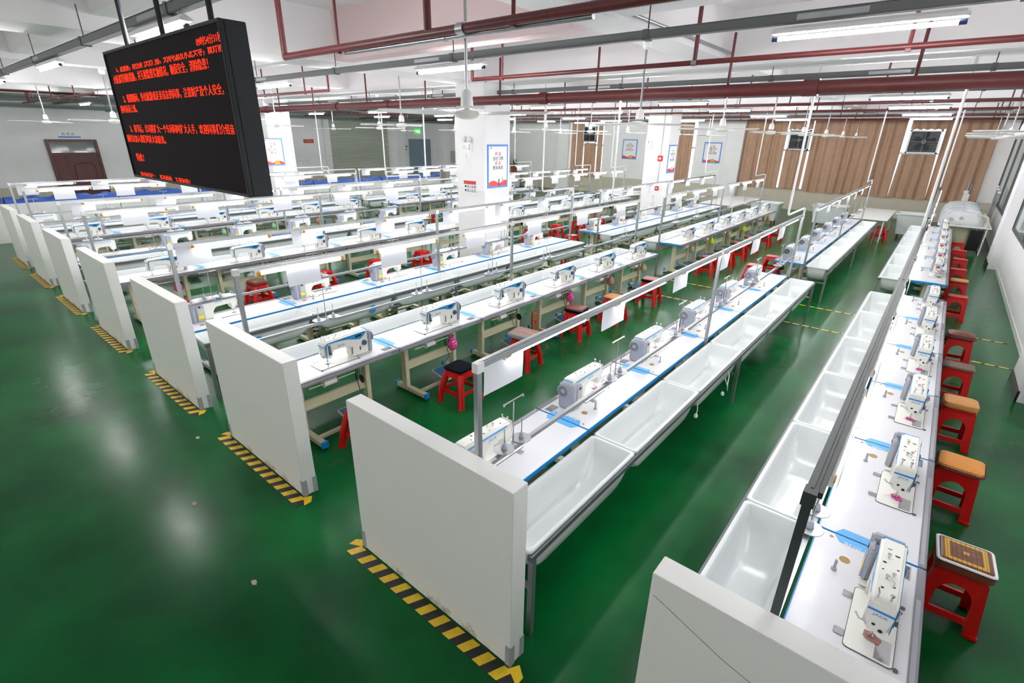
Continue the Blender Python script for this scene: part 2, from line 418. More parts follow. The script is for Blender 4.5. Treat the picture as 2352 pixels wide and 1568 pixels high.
# left wall: brown door
dr = struct('door_1', MB().box(XL, XL + .08, 4.55, 4.66, 0, 2.82).box(XL, XL + .08, 6.12, 6.23, 0, 2.82).box(XL, XL + .08, 4.66, 6.12, 2.72, 2.82).box(XL, XL + .08, 4.66, 6.12, 2.25, 2.31), 'wood', bevel=.012)
tag(dr, 'dark red brown panelled door with a glass transom', 'door')
MB().box(XL + .01, XL + .02, 4.66, 6.12, 2.31, 2.72).build('transom_pane', 'glassd', dr)
MB().box(XL + .01, XL + .045, 4.66, 5.05, 0, 2.25).build('side_leaf', 'wood', dr, bevel=.006)
lf = MB().box(XL + .01, XL + .045, 5.06, 6.12, 0, 2.25).build('main_leaf', 'wood', dr, bevel=.006)
arch = [(5.25, .2), (5.95, .2), (5.95, 1.75)] + [(5.6 + .35 * math.cos(a), 1.75 + .17 * math.sin(a)) for a in [PI * k / 10 for k in range(1, 10)]] + [(5.25, 1.75)]
MB().tube([(XL + .05, a, b) for a, b in arch + arch[:1]], .022, 6).build('arched_moulding', 'wood', lf)
o = empty('door_sign', mtx=face_east(XL, 5.38, 2.99)); tag(o, 'small white and blue sign above the brown door', 'sign')
MB().box(-.36, .36, -.05, .11, 0, .015).build('plate', 'white', o)
MB().box(-.36, .36, -.11, -.055, 0, .016).build('blue_strip', 'postblue', o)
text('机 修 房', .12, 'ink', 'lettering', o, T(-.24, -.015, .016))
# shutter
sh = MB(); z = 0
for k in range(40):
    z0 = k * .1
    sh.prism([(XL + .1, z0), (XL + .135, z0 + .02), (XL + .135, z0 + .08), (XL + .1, z0 + .1), (XL + .08, z0 + .1), (XL + .08, z0)], 'y', 17.1, 21.2)
s_ = struct('door_2', sh, 'shutter', smooth=20); tag(s_, 'grey roller shutter closed across the left wall', 'shutter')
MB().box(XL, XL + .2, 16.98, 17.1, 0, 4.1).build('guide_rail', 'white', s_)
MB().box(XL, XL + .2, 21.2, 21.32, 0, 4.1).build('guide_rail', 'white', s_)
MB().cyl((XL + .3, 16.9, 4.2), (XL + .3, 21.4, 4.2), .22, 16).build('roll_housing', 'shutter', s_)
MB().box(XL + .05, XL + .5, 16.5, 16.9, 4.0, 4.5).build('motor_box', 'dgrey', s_, bevel=.02)
d3 = struct('door_3', MB().box(XL, XL + .07, 22.95, 23.03, 0, 2.95).box(XL, XL + .07, 24.72, 24.8, 0, 2.95).box(XL, XL + .07, 23.03, 24.72, 2.87, 2.95), 'bluedoor'); tag(d3, 'pale grey blue double door beside the green exit sign', 'door')
for a, b in ((23.03, 23.87), (23.88, 24.72)):
    q = MB().box(XL + .01, XL + .05, a, b, 0, 2.87).build('leaf', 'bluedoor', d3, bevel=.004)
MB().box(XL + .05, XL + .09, 23.7, 23.8, 1.0, 1.25).build('handle', 'chrome', d3)
MB().box(XL + .05, XL + .09, 23.95, 24.05, 1.0, 1.25).build('handle', 'chrome', d3)
o = empty('exit_sign', mtx=face_east(XL, 23.75, 3.42)); tag(o, 'glowing green exit sign above the grey blue double door', 'sign')
MB().box(-.23, .23, -.12, .12, 0, .05).build('case', 'exit', o, bevel=.006)
fg = MB().prism([(-.14, 0), (-.07, .06), (-.07, .025), (.02, .025), (.02, -.025), (-.07, -.025), (-.07, -.06)], 'z', .05, .053).ball((.09, .055, .052), .02, .02, .002, 10)
fg.prism([(.06, .03), (.1, .03), (.14, -.01), (.12, -.02), (.1, 0), (.1, -.03), (.15, -.08), (.12, -.09), (.08, -.04), (.05, -.07), (.0, -.07), (.0, -.05), (.04, -.045), (.07, -.01)], 'z', .05, .053)
fg.build('pictogram', 'exitw', o)
def emergency_light(mtx, label, s=1):
    o = empty('emergency_light', mtx=mtx); tag(o, label, 'emergency light')
    MB().box(-.15, .15, -.12, .08, 0, .06).build('battery_box', 'white', o, bevel=.008)
    for sx in (-.085, .085):
        h = MB().lathe([(0, 0), (.05, .005), (.062, .04), (.058, .06), (.0, .062)], (sx, .145, .02), 16).build('lamp_head', 'white', o)
        MB().lathe([(0, .064), (.046, .064), (.046, .066), (0, .067)], (sx, .145, .02), 16).build('lens', 'board', h)
    MB().box(-.11, -.02, -.02, .0, .06, .062).box(-.11, .06, -.06, -.05, .06, .062).box(.08, .12, -.09, .04, .06, .062).build('printed_panel', 'shutter', o)
    MB().tube([(.1, -.12, .02), (.08, -.24, .02), (-.0, -.36, .02), (-.06, -.32, .02), (-.08, -.22, .02)], .005, 6).build('cord', 'white', o)
    MB().box(-.12, -.05, -.26, -.18, 0, .03).build('socket', 'white', o)
emergency_light(face_south(-8.72, 8.89, 2.98), 'twin headed white emergency light on the near pillar')
emergency_light(face_south(-8.95, 18.855, 2.95), 'twin headed white emergency light on the farther pillar')
emergency_light(face_east(XL, 23.15, 3.35), 'twin headed white emergency light beside the green exit sign')
o = empty('notice_sign', mtx=face_south(-8.68, 8.89, 2.08)); tag(o, 'red and white notice stuck low on the near pillar', 'sign')
MB().box(-.2, .2, .05, .13, 0, .004).build('red_band', 'signred', o)
MB().prism([(-.2, .05), (.2, .05), (.14, -.17), (-.05, -.19), (-.15, -.15)], 'z', 0, .003).build('white_sheet', 'paper', o)
text('禁止吸烟', .075, 'ink', 'lettering', o, T(-.1, -.03, .004)); text('禁止乱扔', .075, 'ink', 'lettering', o, T(-.1, -.12, .004))
MB().lathe([(.025, 0), (.025, .003), (.018, .003), (.018, 0)], (-.14, 0, .003), 14).lathe([(.025, 0), (.025, .003), (.018, .003), (.018, 0)], (-.14, -.09, .003), 14).build('pictogram', 'ink', o)
def poster(mtx, w_, h_, lines, label, flip=0):
    o = empty('poster', mtx=mtx); tag(o, label, 'poster')
    b_ = w_ * .06
    MB().box(-w_ / 2, w_ / 2, -h_ / 2, h_ / 2, 0, .015).build('frame', 'postblue', o)
    MB().box(-w_ / 2 + b_, w_ / 2 - b_, -h_ / 2 + b_, h_ / 2 - b_, .015, .018).build('sheet', 'paper', o)
    y = h_ * .25
    for i, t_ in enumerate(lines):
        text(t_, w_ * .13, 'inkred' if i % 2 == 0 else 'ink', 'lettering', o, T(0, y, .019), align='CENTER'); y -= h_ * .105
    hx = w_ / 2 - b_
    hill = [(-hx, -h_ / 2 + b_)] + [(-hx + 2 * hx * k / 14, -h_ / 2 + b_ + h_ * (.05 + .08 * abs(math.sin(k * .33 + .5 + flip)))) for k in range(15)] + [(hx, -h_ / 2 + b_)]
    MB().prism(hill, 'z', .018, .02).build('red_hill', 'postred', o)
    px = .02 * w_
    if flip == 0: MB().box(px, px + w_ * .05, -h_ / 2 + b_, -h_ * .29, .02, .022).build('blue_figure', 'darkblue', o); MB().prism([(w_ * .2, -h_ * .24), (w_ * .26, -h_ * .3), (w_ * .23, -h_ * .4), (w_ * .19, -h_ * .32)], 'z', .02, .022).build('pen_shape', 'beige', o)
    else: MB().prism([(-.05 * w_, -h_ / 2 + b_), (.25 * w_, -h_ / 2 + b_), (.2 * w_, -h_ * .33), (.1 * w_, -h_ * .29), (0, -h_ * .34)], 'z', .02, .022).build('gold_shape', 'gold', o)
    MB().lathe([(0, 0), (w_ * .03, 0), (w_ * .03, .002), (0, .002)], (-w_ * .33, h_ * .42, .018), 12).build('emblem', 'orange', o)
L4 = ['养 成', '良好习惯', '提 高', '整体素质']
poster(face_east(-8.2, 9.33, 2.54), .72, .96, L4, 'blue framed red hill poster on the near pillar')
poster(face_east(-8.2, 19.3, 2.5), .72, 1.0, ['工 作', '认真负责', '产 品', '精益求精'], 'narrow blue framed poster on the farther pillar', 0)
poster(face_east(-18.72, 9.2, 2.56), .74, .92, ['质 量', '第 一', '客户至上', '精 品'], 'blue framed poster on the pillar behind the LED display', 1)
poster(face_south(-15.0, YF, 2.6), .95, 1.1, ['安 全', '高效节能', '创 新', '团结奋进'], 'blue framed poster on the far wall beside the narrow left curtain', 1)
poster(face_south(-10.1, YF, 2.55), .95, 1.05, ['以 客', '品质为先', '服 务', '诚信共赢'], 'blue framed poster on the far wall right of the farther pillar', 1.6)
o = empty('fire_alarm_box', mtx=face_south(-8.45, 18.855, 2.52)); tag(o, 'small red alarm box on a grey conduit of the farther pillar', 'alarm box')
MB().box(-.09, .09, -.1, .1, 0, .05).build('case', 'red', o, bevel=.006); MB().box(-.04, .04, -.03, .03, .05, .053).build('button_plate', 'white', o)
MB().cyl((0, .1, .012), (0, 1.7, .012), .012, 8).cyl((0, -.1, .012), (0, -1.0, .012), .012, 8).build('conduit', 'steel', o)
o = empty('call_point', mtx=face_south(-8.45, 18.855, 1.45)); tag(o, 'tiny red and white call point below the alarm box', 'alarm box')
MB().box(-.07, .07, -.07, .07, 0, .04).build('case', 'red', o); MB().box(-.04, .04, -.02, .02, .04, .043).build('plate', 'white', o)
o = empty('wall_sign', mtx=face_east(XL, 15.85, 2.79)); tag(o, 'small orange red sign on the left wall beside the shutter', 'sign')
MB().box(-.3, .3, -.1, .1, 0, .012).build('plate', 'signred', o); text('严禁烟火', .13, 'gold', 'lettering', o, T(-.25, -.045, .0125))
o = empty('coat_rail', mtx=face_east(XL, 15.0, 1.72)); tag(o, 'faint pale hook rail on the left wall', 'hook rail')
MB().box(-.75, .75, .03, .06, 0, .02).build('rail', 'board', o)
for k in range(5): MB().tube([(-.65 + k * .32, .03, .02), (-.65 + k * .32, -.08, .05), (-.62 + k * .32, -.1, .09)], .012, 6).build('hook', 'board', o)
o = empty('hydrant_cabinet', mtx=face_east(XL, 22.65, 2.05)); tag(o, 'white cabinet with a dark red header beside the double door', 'cabinet')
MB().box(-.17, .17, -.45, .12, 0, .1).build('case', 'white', o, bevel=.006); MB().box(-.17, .17, .38, .48, 0, .012).build('header_sign', 'signred', o); MB().box(-.1, .1, .2, .3, 0, .01).build('notice', 'ink', o); MB().box(.1, .13, -.2, -.1, .1, .115).build('latch', 'chrome', o)
o = empty('notice_board', mtx=face_east(XL, 25.7, 2.05)); tag(o, 'small white framed notice on the left wall right of the double door', 'notice')
MB().box(-.25, .25, -.35, .25, 0, .02).build('frame', 'board', o); MB().box(-.2, .2, -.3, .2, .02, .023).build('sheet', 'paper', o)
o = empty('electrical_box', mtx=face_east(XL + .5, 26.55, 1.9)); tag(o, 'pale grey electrical box with a yellow mark on the corner pilaster', 'electrical box')
MB().box(-.3, .3, -.45, .3, 0, .14).build('case', 'shutter', o, bevel=.01); MB().prism([(-.05, -.2), (.07, -.2), (.01, -.08)], 'z', .14, .143).build('warning_mark', 'yellow', o)

# curtains and exhaust fans of the far wall
def curtain(x0, x1, z0, z1, label, waves=4.5, amp=.085, y=28.86, taper=0):
    n = max(16, int((x1 - x0) * 36)); rows = 7; front = []; m_ = MB(); ph = random.random() * 6
    for r in range(rows + 1):
        t = r / rows; zz = z1 + (z0 - z1) * t; ring = []
        for i in range(n + 1):
            s = i / n
            xx = x0 + (x1 - x0) * s; xx = xx + taper * t * (s - .5)
            a = amp * (.7 + .3 * math.sin(s * 17 + ph)) * (.75 + .4 * t)
            yy = y + a * math.sin(2 * PI * waves * (x1 - x0) * s / 1.6 + ph + .5 * math.sin(t * 2 + s * 9))
            ring.append((xx, yy, zz + (0.02 * math.sin(s * 31 + ph) if r == rows else 0)))
        front.append(ring)
    nn = n + 1
    for off in (0, .008):
        m_.add([(p[0], p[1] + off, p[2]) for r in front for p in r], [(r * nn + i, r * nn + i + 1, (r + 1) * nn + i + 1, (r + 1) * nn + i) for r in range(rows) for i in range(n)])
    o = m_.build('curtain', 'curtain', smooth=80); return tag(o, label, 'curtain')
curtain(-8.5, -6.56, .98, 4.12, 'brown curtain just right of the far wall pilaster')
curtain(-6.5, -5.52, .98, 2.8, 'short brown curtain hanging under the first exhaust fan of the long window')
curtain(-6.5, -5.5, 3.72, 4.12, 'brown curtain strip above the first exhaust fan of the long window')
curtain(-5.44, -1.9, .92, 4.12, 'widest brown curtain between the two exhaust fans')
curtain(-1.82, -.62, .92, 2.75, 'short brown curtain hanging under the exhaust fan nearest the right wall', taper=.15)
curtain(-1.75, -.55, 3.74, 4.12, 'brown curtain strip above the exhaust fan nearest the right wall')
curtain(-.55, 1.12, .9, 4.12, 'brown curtain at the corner with the right wall')
curtain(-19.05, -18.15, .9, 4.0, 'brown curtain left of the fan in the leftmost far window')
curtain(-18.1, -17.25, .9, 2.9, 'short brown curtain under the fan in the leftmost far window')
curtain(-17.15, -16.85, .9, 4.0, 'narrow brown curtain right of the fan in the leftmost far window')
curtain(-12.4, -11.2, .95, 4.05, 'brown curtain beside the farther pillar')
for i, (a, b) in enumerate(((-8.6, 1.2), (-19.2, -16.7), (-12.9, -11.0))):
    o = MB().cyl((a, 28.70, 4.14), (b, 28.70, 4.14), .025, 8).build('curtain_rod', 'brown'); tag(o, ['long brown curtain rod of the wide far window', 'brown curtain rod of the leftmost far window', 'brown curtain rod beside the farther pillar'][i], 'curtain rod')
def exhaust_fan(x0, x1, z0, z1, label):
    o = empty('exhaust_fan', ((x0 + x1) / 2, 28.72, (z0 + z1) / 2)); tag(o, label, 'exhaust fan')
    w_, h_ = (x1 - x0) / 2, (z1 - z0) / 2; t_ = .06
    MB().box(-w_, w_, -.06, .12, -h_, -h_ + t_).box(-w_, w_, -.06, .12, h_ - t_, h_).box(-w_, -w_ + t_, -.06, .12, -h_, h_).box(w_ - t_, w_, -.06, .12, -h_, h_).build('frame', 'alu', o)
    MB().box(-w_ + t_, w_ - t_, .1, .12, -h_ + t_, h_ - t_).build('shutter_back', 'black', o)
    mm = MB()
    for k in range(6): mm.box(-w_ + t_, w_ - t_, .06, .1, -h_ + .12 + k * (2 * h_ - .2) / 6, -h_ + .135 + k * (2 * h_ - .2) / 6)
    mm.build('louvre', 'dgrey', o)
    R = min(w_, h_) * .82
    for k in range(5):
        a = 2 * PI * k / 5 + .3; ca, sa = math.cos(a), math.sin(a); pts = []
        for r_, d in ((.2, -.12), (.6, -.3), (1, -.28), (1, .12), (.6, .2), (.2, .12)):
            pts.append((R * r_ * ca - R * d * sa, R * r_ * sa + R * d * ca))
        MB().prism(pts, 'y', .015, .03).build('blade', 'ledbox', o)
    MB().cyl((0, -.03, 0), (0, .06, 0), R * .2, 14).build('hub', 'grey', o)
    MB().box(-w_, w_, -.035, -.02, -.02, .02).box(-.02, .02, -.035, -.02, -h_, h_).build('motor_bracket', 'dgrey', o)
exhaust_fan(-6.4, -5.5, 2.8, 3.7, 'square exhaust fan in the long window nearer the pilaster')
exhaust_fan(-1.72, -.62, 2.78, 3.72, 'square exhaust fan in the long window nearest the right wall')
exhaust_fan(-18.1, -17.2, 2.95, 3.85, 'square exhaust fan in the leftmost far window')

# floor tapes of the cross aisle
def floor_tape(x0, x1, y, label):
    m_ = MB(); n = max(1, int((x1 - x0) / .16)); L_ = (x1 - x0) / n
    for k in range(n):
        a = x0 + k * L_
        m_.add([(a, y - .025, .003), (a + L_ * .72, y - .025, .003), (a + L_ * .86, y + .025, .003), (a + L_ * .14, y + .025, .003)], [(0, 1, 2, 3)], 0)
        m_.add([(a + L_ * .72, y - .025, .003), (a + L_, y - .025, .003), (a + L_ * 1.14, y + .025, .003), (a + L_ * .86, y + .025, .003)], [(0, 1, 2, 3)], 1)
    m_.box(x0, x1 + L_ * .14, y - .026, y + .026, .0002, .002, 1)
    o = m_.build('floor_tape', ['yellow', 'tapeblack'], smooth=0); tag(o, label, 'floor tape')
for y, nm in ((10.26, 'nearer'), (11.65, 'farther')):
    floor_tape(-1.9, 1.5, y, 'yellow black floor tape, %s line of the aisle crossing by the right wall' % nm)
    floor_tape(-4.6, -2.2, y, 'yellow black floor tape, %s line of the crossing between second and third rows' % nm)
sc = [(-3.3, .95), (-5.75, 1.45), (-4.6, 1.0)]
for i, (x, y) in enumerate(sc):
    o = MB().prism([(-.03, -.012), (.01, -.02), (.035, .0), (.005, .018), (-.02, .015)], 'z', .0005, .007).build('floor_scrap', 'beige', loc=(x, y, 0))
    tag(o, ['tiny pale scrap alone on the green floor near the camera', 'tiny pale scrap on the green floor beyond the middle', 'tiny pale scrap on the open green floor'][i], 'scrap')

# ------------------------------------------------------------------ ceiling services
TRAYS = [1.87, 5.0, 9.35, 12.7, 16.1, 20.2, 23.5]
TRN = ['nearest', 'second', 'third', 'fourth', 'fifth', 'sixth', 'farthest']
for i, y in enumerate(TRAYS):
    x0, x1 = (-26.85, .9)
    o = empty('cable_tray', ((x0 + x1) / 2, y, 4.05)); tag(o, 'grey cable tray under the ceiling, %s of the trays from the end panels' % TRN[i], 'cable tray')
    h = (x1 - x0) / 2
    MB().box(-h, h, -.042, .042, 0.01, .08).build('channel', 'tray', o, bevel=.004)
    MB().box(-h, h, -.046, .046, .078, .084).build('lid', 'tray', o)
    n = 11
    for k in range(n):
        xx = -h + .8 + k * (2 * h - 1.6) / (n - 1)
        MB().box(xx - .03, xx + .025, -.05, .05, 0, .09).build('clamp', 'dgrey', o)
        MB().cyl((xx, 0, .1), (xx, 0, .40), .007, 6).build('hanger_rod', 'dgrey', o)
    for k in range(6):
        xx = -h + 2.9 + k * 4.6
        MB().box(xx - .28, xx + .2, -.0445, .0445, .025, .065).build('joint_plate', 'steel', o)
CT = empty('ceiling_tube_light')
MB().box(-.62, .62, -.048, .048, .032, .06).box(-.6, .6, -.02, .02, .06, .08).build('housing', 'white', CT, bevel=.003)
MB().cyl((-.57, 0, 0), (.57, 0, 0), .016, 10).build('tube', 'ctube', CT)
for s in (-1, 1): MB().cyl((s * .57, 0, 0), (s * .615, 0, 0), .018, 10).build('end_cap', 'darkblue', CT)
PCT = Proto(CT)
CTP = {0: [-5.5, -9.7, -13.9, -18.2], 1: [-.78, -5.22, -9.8, -14.2, -18.4, -22.6], 2: [-.9, -5.1, -9.75, -13.6, -18.2, -22.5]}
CTP[2] = [-.9, -5.1, -9.75, -13.6, -18.2, -22.5]
XN = ['first', 'second', 'third', 'fourth', 'fifth', 'sixth']
for i, y in enumerate(TRAYS):
    for k, x in enumerate(CTP.get(i, [-.95, -5.3, -9.3, -13.3, -17.2, -21.5])):
        k2 = k + 1 if i == 0 else k
        o = PCT.place((x, y, 3.96), 0, 'lit ceiling tube light, %s from the right wall on the %s cable tray' % (XN[k2], TRN[i]), 'tube light', 'tube lights under the cable trays')
# fire pipes
def pipe_run(name, label, pts, r, hang, coup, cat='fire pipe', m='pipe', zt=4.4, drops=()):
    o = empty(name, pts[0]); tag(o, label, cat); o0 = Vector(pts[0])
    MB().tube([Vector(p) - o0 for p in pts], r, 14).build('pipe', m, o)
    a, b = Vector(pts[0]), Vector(pts[-1])
    for t in coup:
        c = a + (b - a) * t; d = (b - a).normalized() * r * 1.1
        MB().cyl(c - d - o0, c + d - o0, r * 1.25, 14).build('coupling', m if r > .05 else 'steel', o)
    for t in hang:
        c = a + (b - a) * t
        MB().cyl(c - o0, Vector((c.x, c.y, zt)) - o0, .02 if r > .05 else .016, 8).box(c.x - o0.x - .02, c.x - o0.x + .02, c.y - o0.y - .02, c.y - o0.y + .02, c.z - o0.z - r - .01, c.z - o0.z + .0).build('hanger', m, o)
    for t in drops:
        c = a + (b - a) * t
        MB().cyl(c - o0, Vector((c.x, c.y, zt + .25)) - o0, r * .9, 10).build('riser', m, o)
    return o
pipe_run('fire_main_pipe', 'thick dark red fire main crossing the hall under the beams', [(-26.0, 8.3, 3.86), (1.6, 8.3, 3.86)], .085, [.05, .12, .2, .28, .36, .43, .52, .6, .68, .76, .84, .92], [.15, .33, .47, .55, .72, .88], zt=4.6)
pipe_run('sprinkler_pipe', 'nearest thin dark red sprinkler pipe above the LED display', [(-6.1, 3.3, 3.985), (.6, 3.3, 3.985)], .036, [.16, .5, .78], [.42], zt=4.7, drops=[0, .36])
pipe_run('sprinkler_pipe', 'thin dark red sprinkler pipe just before the fire main', [(-5.82, 6.05, 3.97), (1.5, 6.05, 3.97)], .026, [.08, .72], [.46, .86], zt=4.7, drops=[0, .46, .86])
pipe_run('sprinkler_pipe', 'thin dark red sprinkler pipe left of the near pillar', [(-15.5, 6.05, 3.97), (-9.7, 6.05, 3.97)], .026, [.1, .55, .85], [.3], zt=4.7, drops=[1.0])
pipe_run('sprinkler_pipe', 'thin dark red sprinkler pipe far left behind the LED display', [(-25.5, 3.9, 4.02), (-16.6, 3.9, 4.02)], .03, [.1, .2, .5, .8], [.6], zt=4.7, drops=[.14])
for i, y in enumerate((11.2, 14.4, 17.6, 21.6, 25.0)):
    pipe_run('sprinkler_pipe', 'thin dark red sprinkler pipe, %s beyond the fire main' % ORD[i], [(-25.5, y, 4.0), (1.5, y, 4.0)], .026, [.06, .15, .24, .33, .42, .5, .58, .66, .74, .82, .9, .97], [.3, .6, .92], zt=4.5)
pipe_run('wall_fire_pipe', 'dark red fire pipe running along the left wall', [(-24.2, -4, 4.38), (-24.2, 28, 4.38)], .075, [.2, .3, .4, .5, .6, .7, .8], [.27, .45, .62], zt=4.6)
pipe_run('duct', 'grey round duct running along the top of the left wall', [(-27.15, -4, 4.12), (-27.15, 27, 4.12)], .2, [.22, .32, .42, .52, .62, .72], [.35, .55, .75], cat='duct', m='duct', zt=4.4)
pipe_run('conduit_run', 'thin white conduit along the second ceiling beam', [(-3.05, 1.0, 4.43), (-3.05, 9.0, 4.43)], .02, [], [.3], cat='conduit', m='steel')
pipe_run('conduit_run', 'thin grey conduit beside the nearest sprinkler pipe', [(-5.0, 3.36, 3.95), (-2.1, 3.36, 3.95)], .022, [], [.5], cat='conduit', m='steel')

# ceiling fans
FAN = empty('ceiling_fan')
MB().cyl((0, 0, .16), (0, 0, .92), .014, 8).build('rod', 'steel', FAN)
MB().lathe([(0, .98), (.05, .98), (.06, .95), (.05, .90), (.02, .88), (0, .88)], n=16).build('ceiling_cup', 'white', FAN)
MB().lathe([(0, .19), (.02, .19), (.042, .172), (.052, .13), (.055, .06), (.0, .06)], n=18).build('canopy', 'white', FAN)
MB().lathe([(0, .04), (.04, .04), (.102, .02), (.116, -.005), (.098, -.03), (.05, -.048), (0, -.05)], n=24).build('motor', 'ivory', FAN)
for k in range(3):
    a = 2 * PI * k / 3; ca, sa = math.cos(a), math.sin(a); m_ = MB()
    rings = []
    for r_, w_, tw in ((.10, .022, .0), (.2, .04, .01), (.3, .065, .014), (.55, .062, .012), (.77, .052, .010), (.80, .035, .008)):
        ring = [(r_ * ca - w_ * sa, r_ * sa + w_ * ca, tw + .003), (r_ * ca + w_ * sa, r_ * sa - w_ * ca, -tw + .003), (r_ * ca + w_ * sa, r_ * sa - w_ * ca, -tw - .003), (r_ * ca - w_ * sa, r_ * sa + w_ * ca, tw - .003)]
        rings.append(ring)
    m_.loft(rings).build('blade', 'white', FAN)
PF = Proto(FAN)
for nm, x, ys in (('between second and third rows', -3.4, [3.46 + 3.31 * k for k in range(8)]), ('between fourth and fifth rows', -8.72, [3.5, 7.0, 11.9, 14.2, 16.6, 20.9, 24.2]),
                  ('between sixth and seventh rows', -14.05, [3.54, 7.1, 10.4, 13.7, 17.0, 20.3, 23.6]), ('left of the eighth row', -19.2, [3.3, 7.0, 12.0, 15.5, 22.0]), ('over the stools by the right wall', .85, [10.6, 13.6, 16.9, 20.2, 23.5])):
    for k, y in enumerate(ys):
        PF.place((x, y, 3.375), random.random() * 2, 'white ceiling fan, %s of those %s' % (ORD[k], nm), 'ceiling fan', 'ceiling fans')

# ------------------------------------------------------------------ LED display
LX0, LX1, LZ0, LZ1, LY = -5.76, -3.45, 2.80, 3.80, 1.5
led = empty('led_display', ((LX0 + LX1) / 2, LY, LZ0)); tag(led, 'black LED display board with red lettering hanging from the ceiling', 'LED display')
hw, hh = (LX1 - LX0) / 2, LZ1 - LZ0
MB().box(-hw, hw, .02, .15, 0, hh).build('cabinet', 'ledbox', led, bevel=.004)
MB().box(-hw, hw, -.01, .02, 0, .02).box(-hw, hw, -.01, .02, hh - .02, hh).box(-hw, -hw + .02, -.01, .02, .02, hh - .02).box(hw - .02, hw, -.01, .02, .02, hh - .02).build('bezel', 'ledbox', led, bevel=.003)
MB().box(-hw + .02, hw - .02, .0, .02, .02, hh - .02).build('screen', 'ledface', led)
for x in (-.78, .02, .86):
    MB().cyl((x, .08, hh), (x, .08, hh + .62), .018, 10).build('hanging_rod', 'ledbox', led)
W_, H_ = 2 * hw - .04, hh - .04
def led_line(t_, fx, fy, wd, h, cut=None):
    """fx, fy: left end and baseline as shares of the screen; wd: share of its width; h: glyph height as share of its height"""
    size = h * H_ / .92
    key = text(t_, size, 'led', 'red_lettering', led, depth=.0008, stretch=1.0, cut=None, thin=.0)
    me = key.data
    xs = [v.co.x for v in me.vertices]; st = wd * W_ / (max(xs) - min(xs))
    bpy.data.objects.remove(key)
    o = text(t_, size, 'led', 'red_lettering', led, depth=.0008, stretch=st, cut=(None if not cut else (cut[0], cut[1] * size)), thin=.0)
    o.matrix_basis = frame((-hw + .02 + fx * W_, -.0015, .02 + fy * H_), (1, 0, 0), (0, 0, 1), (0, -1, 0))
led_line('09时54分31秒', .84, .905, .165, .052)
led_line('1、放假前，请各部门关好门窗、关闭电源及水龙头等，做好防', .085, .853, .91, .072, cut=(-1, .40))
led_line('火防盗等预防措施，并互相监督实施情况，确保安全，消除隐患！', .03, .772, .86, .066)
led_line('2、假期期间，外出旅游或走亲访友的同事，注意财产及个人安全，', .087, .618, .87, .064)
led_line('按时返岗上班。', .027, .538, .185, .062)
led_line('3、春节后，公司将扩大一个车间同时扩大人手，欢迎同事们介绍亲', .08, .378, .90, .064)
led_line('朋好友加入我们鸿昇大家庭来。', .015, .296, .415, .062)
led_line('特此！', .07, .135, .085, .068)
led_line('祝全体同仁：　新春愉快　万事如意！', .07, -.022, .50, .064, cut=(1, .34))

# ------------------------------------------------------------------ the sewing rows
PITCH = 1.465
ROWP = {1: -.10, 2: -1.89, 3: -5.20, 4: -6.99, 5: -10.93, 6: -12.71, 7: -16.15, 8: -17.91}     # X of the light posts
SEG = {'A': 1.965, 'B': 12.10}
RN = {1: 'row along right wall'}
for _i, _n in enumerate(['second', 'third', 'fourth', 'fifth', 'sixth', 'seventh', 'eighth']): RN[_i + 2] = '%s row from right wall' % _n
def where(row, seg, n):
    return ('%s from end panel, %s' if seg == 'A' else '%s past cross aisle, %s') % (ORD[n], RN[row])
def ztop(row): return .76 if row < 3 else .79
def centre(row, seg, n):
    sgn = 1 if row % 2 else -1
    return ROWP[row] + sgn * .31, SEG[seg] + (n + .5) * PITCH, sgn * PI / 2
def at(row, seg, n, x, y):
    cx_, cy_, rz = centre(row, seg, n); s = 1 if row % 2 else -1
    return cx_ - s * y, cy_ + s * x

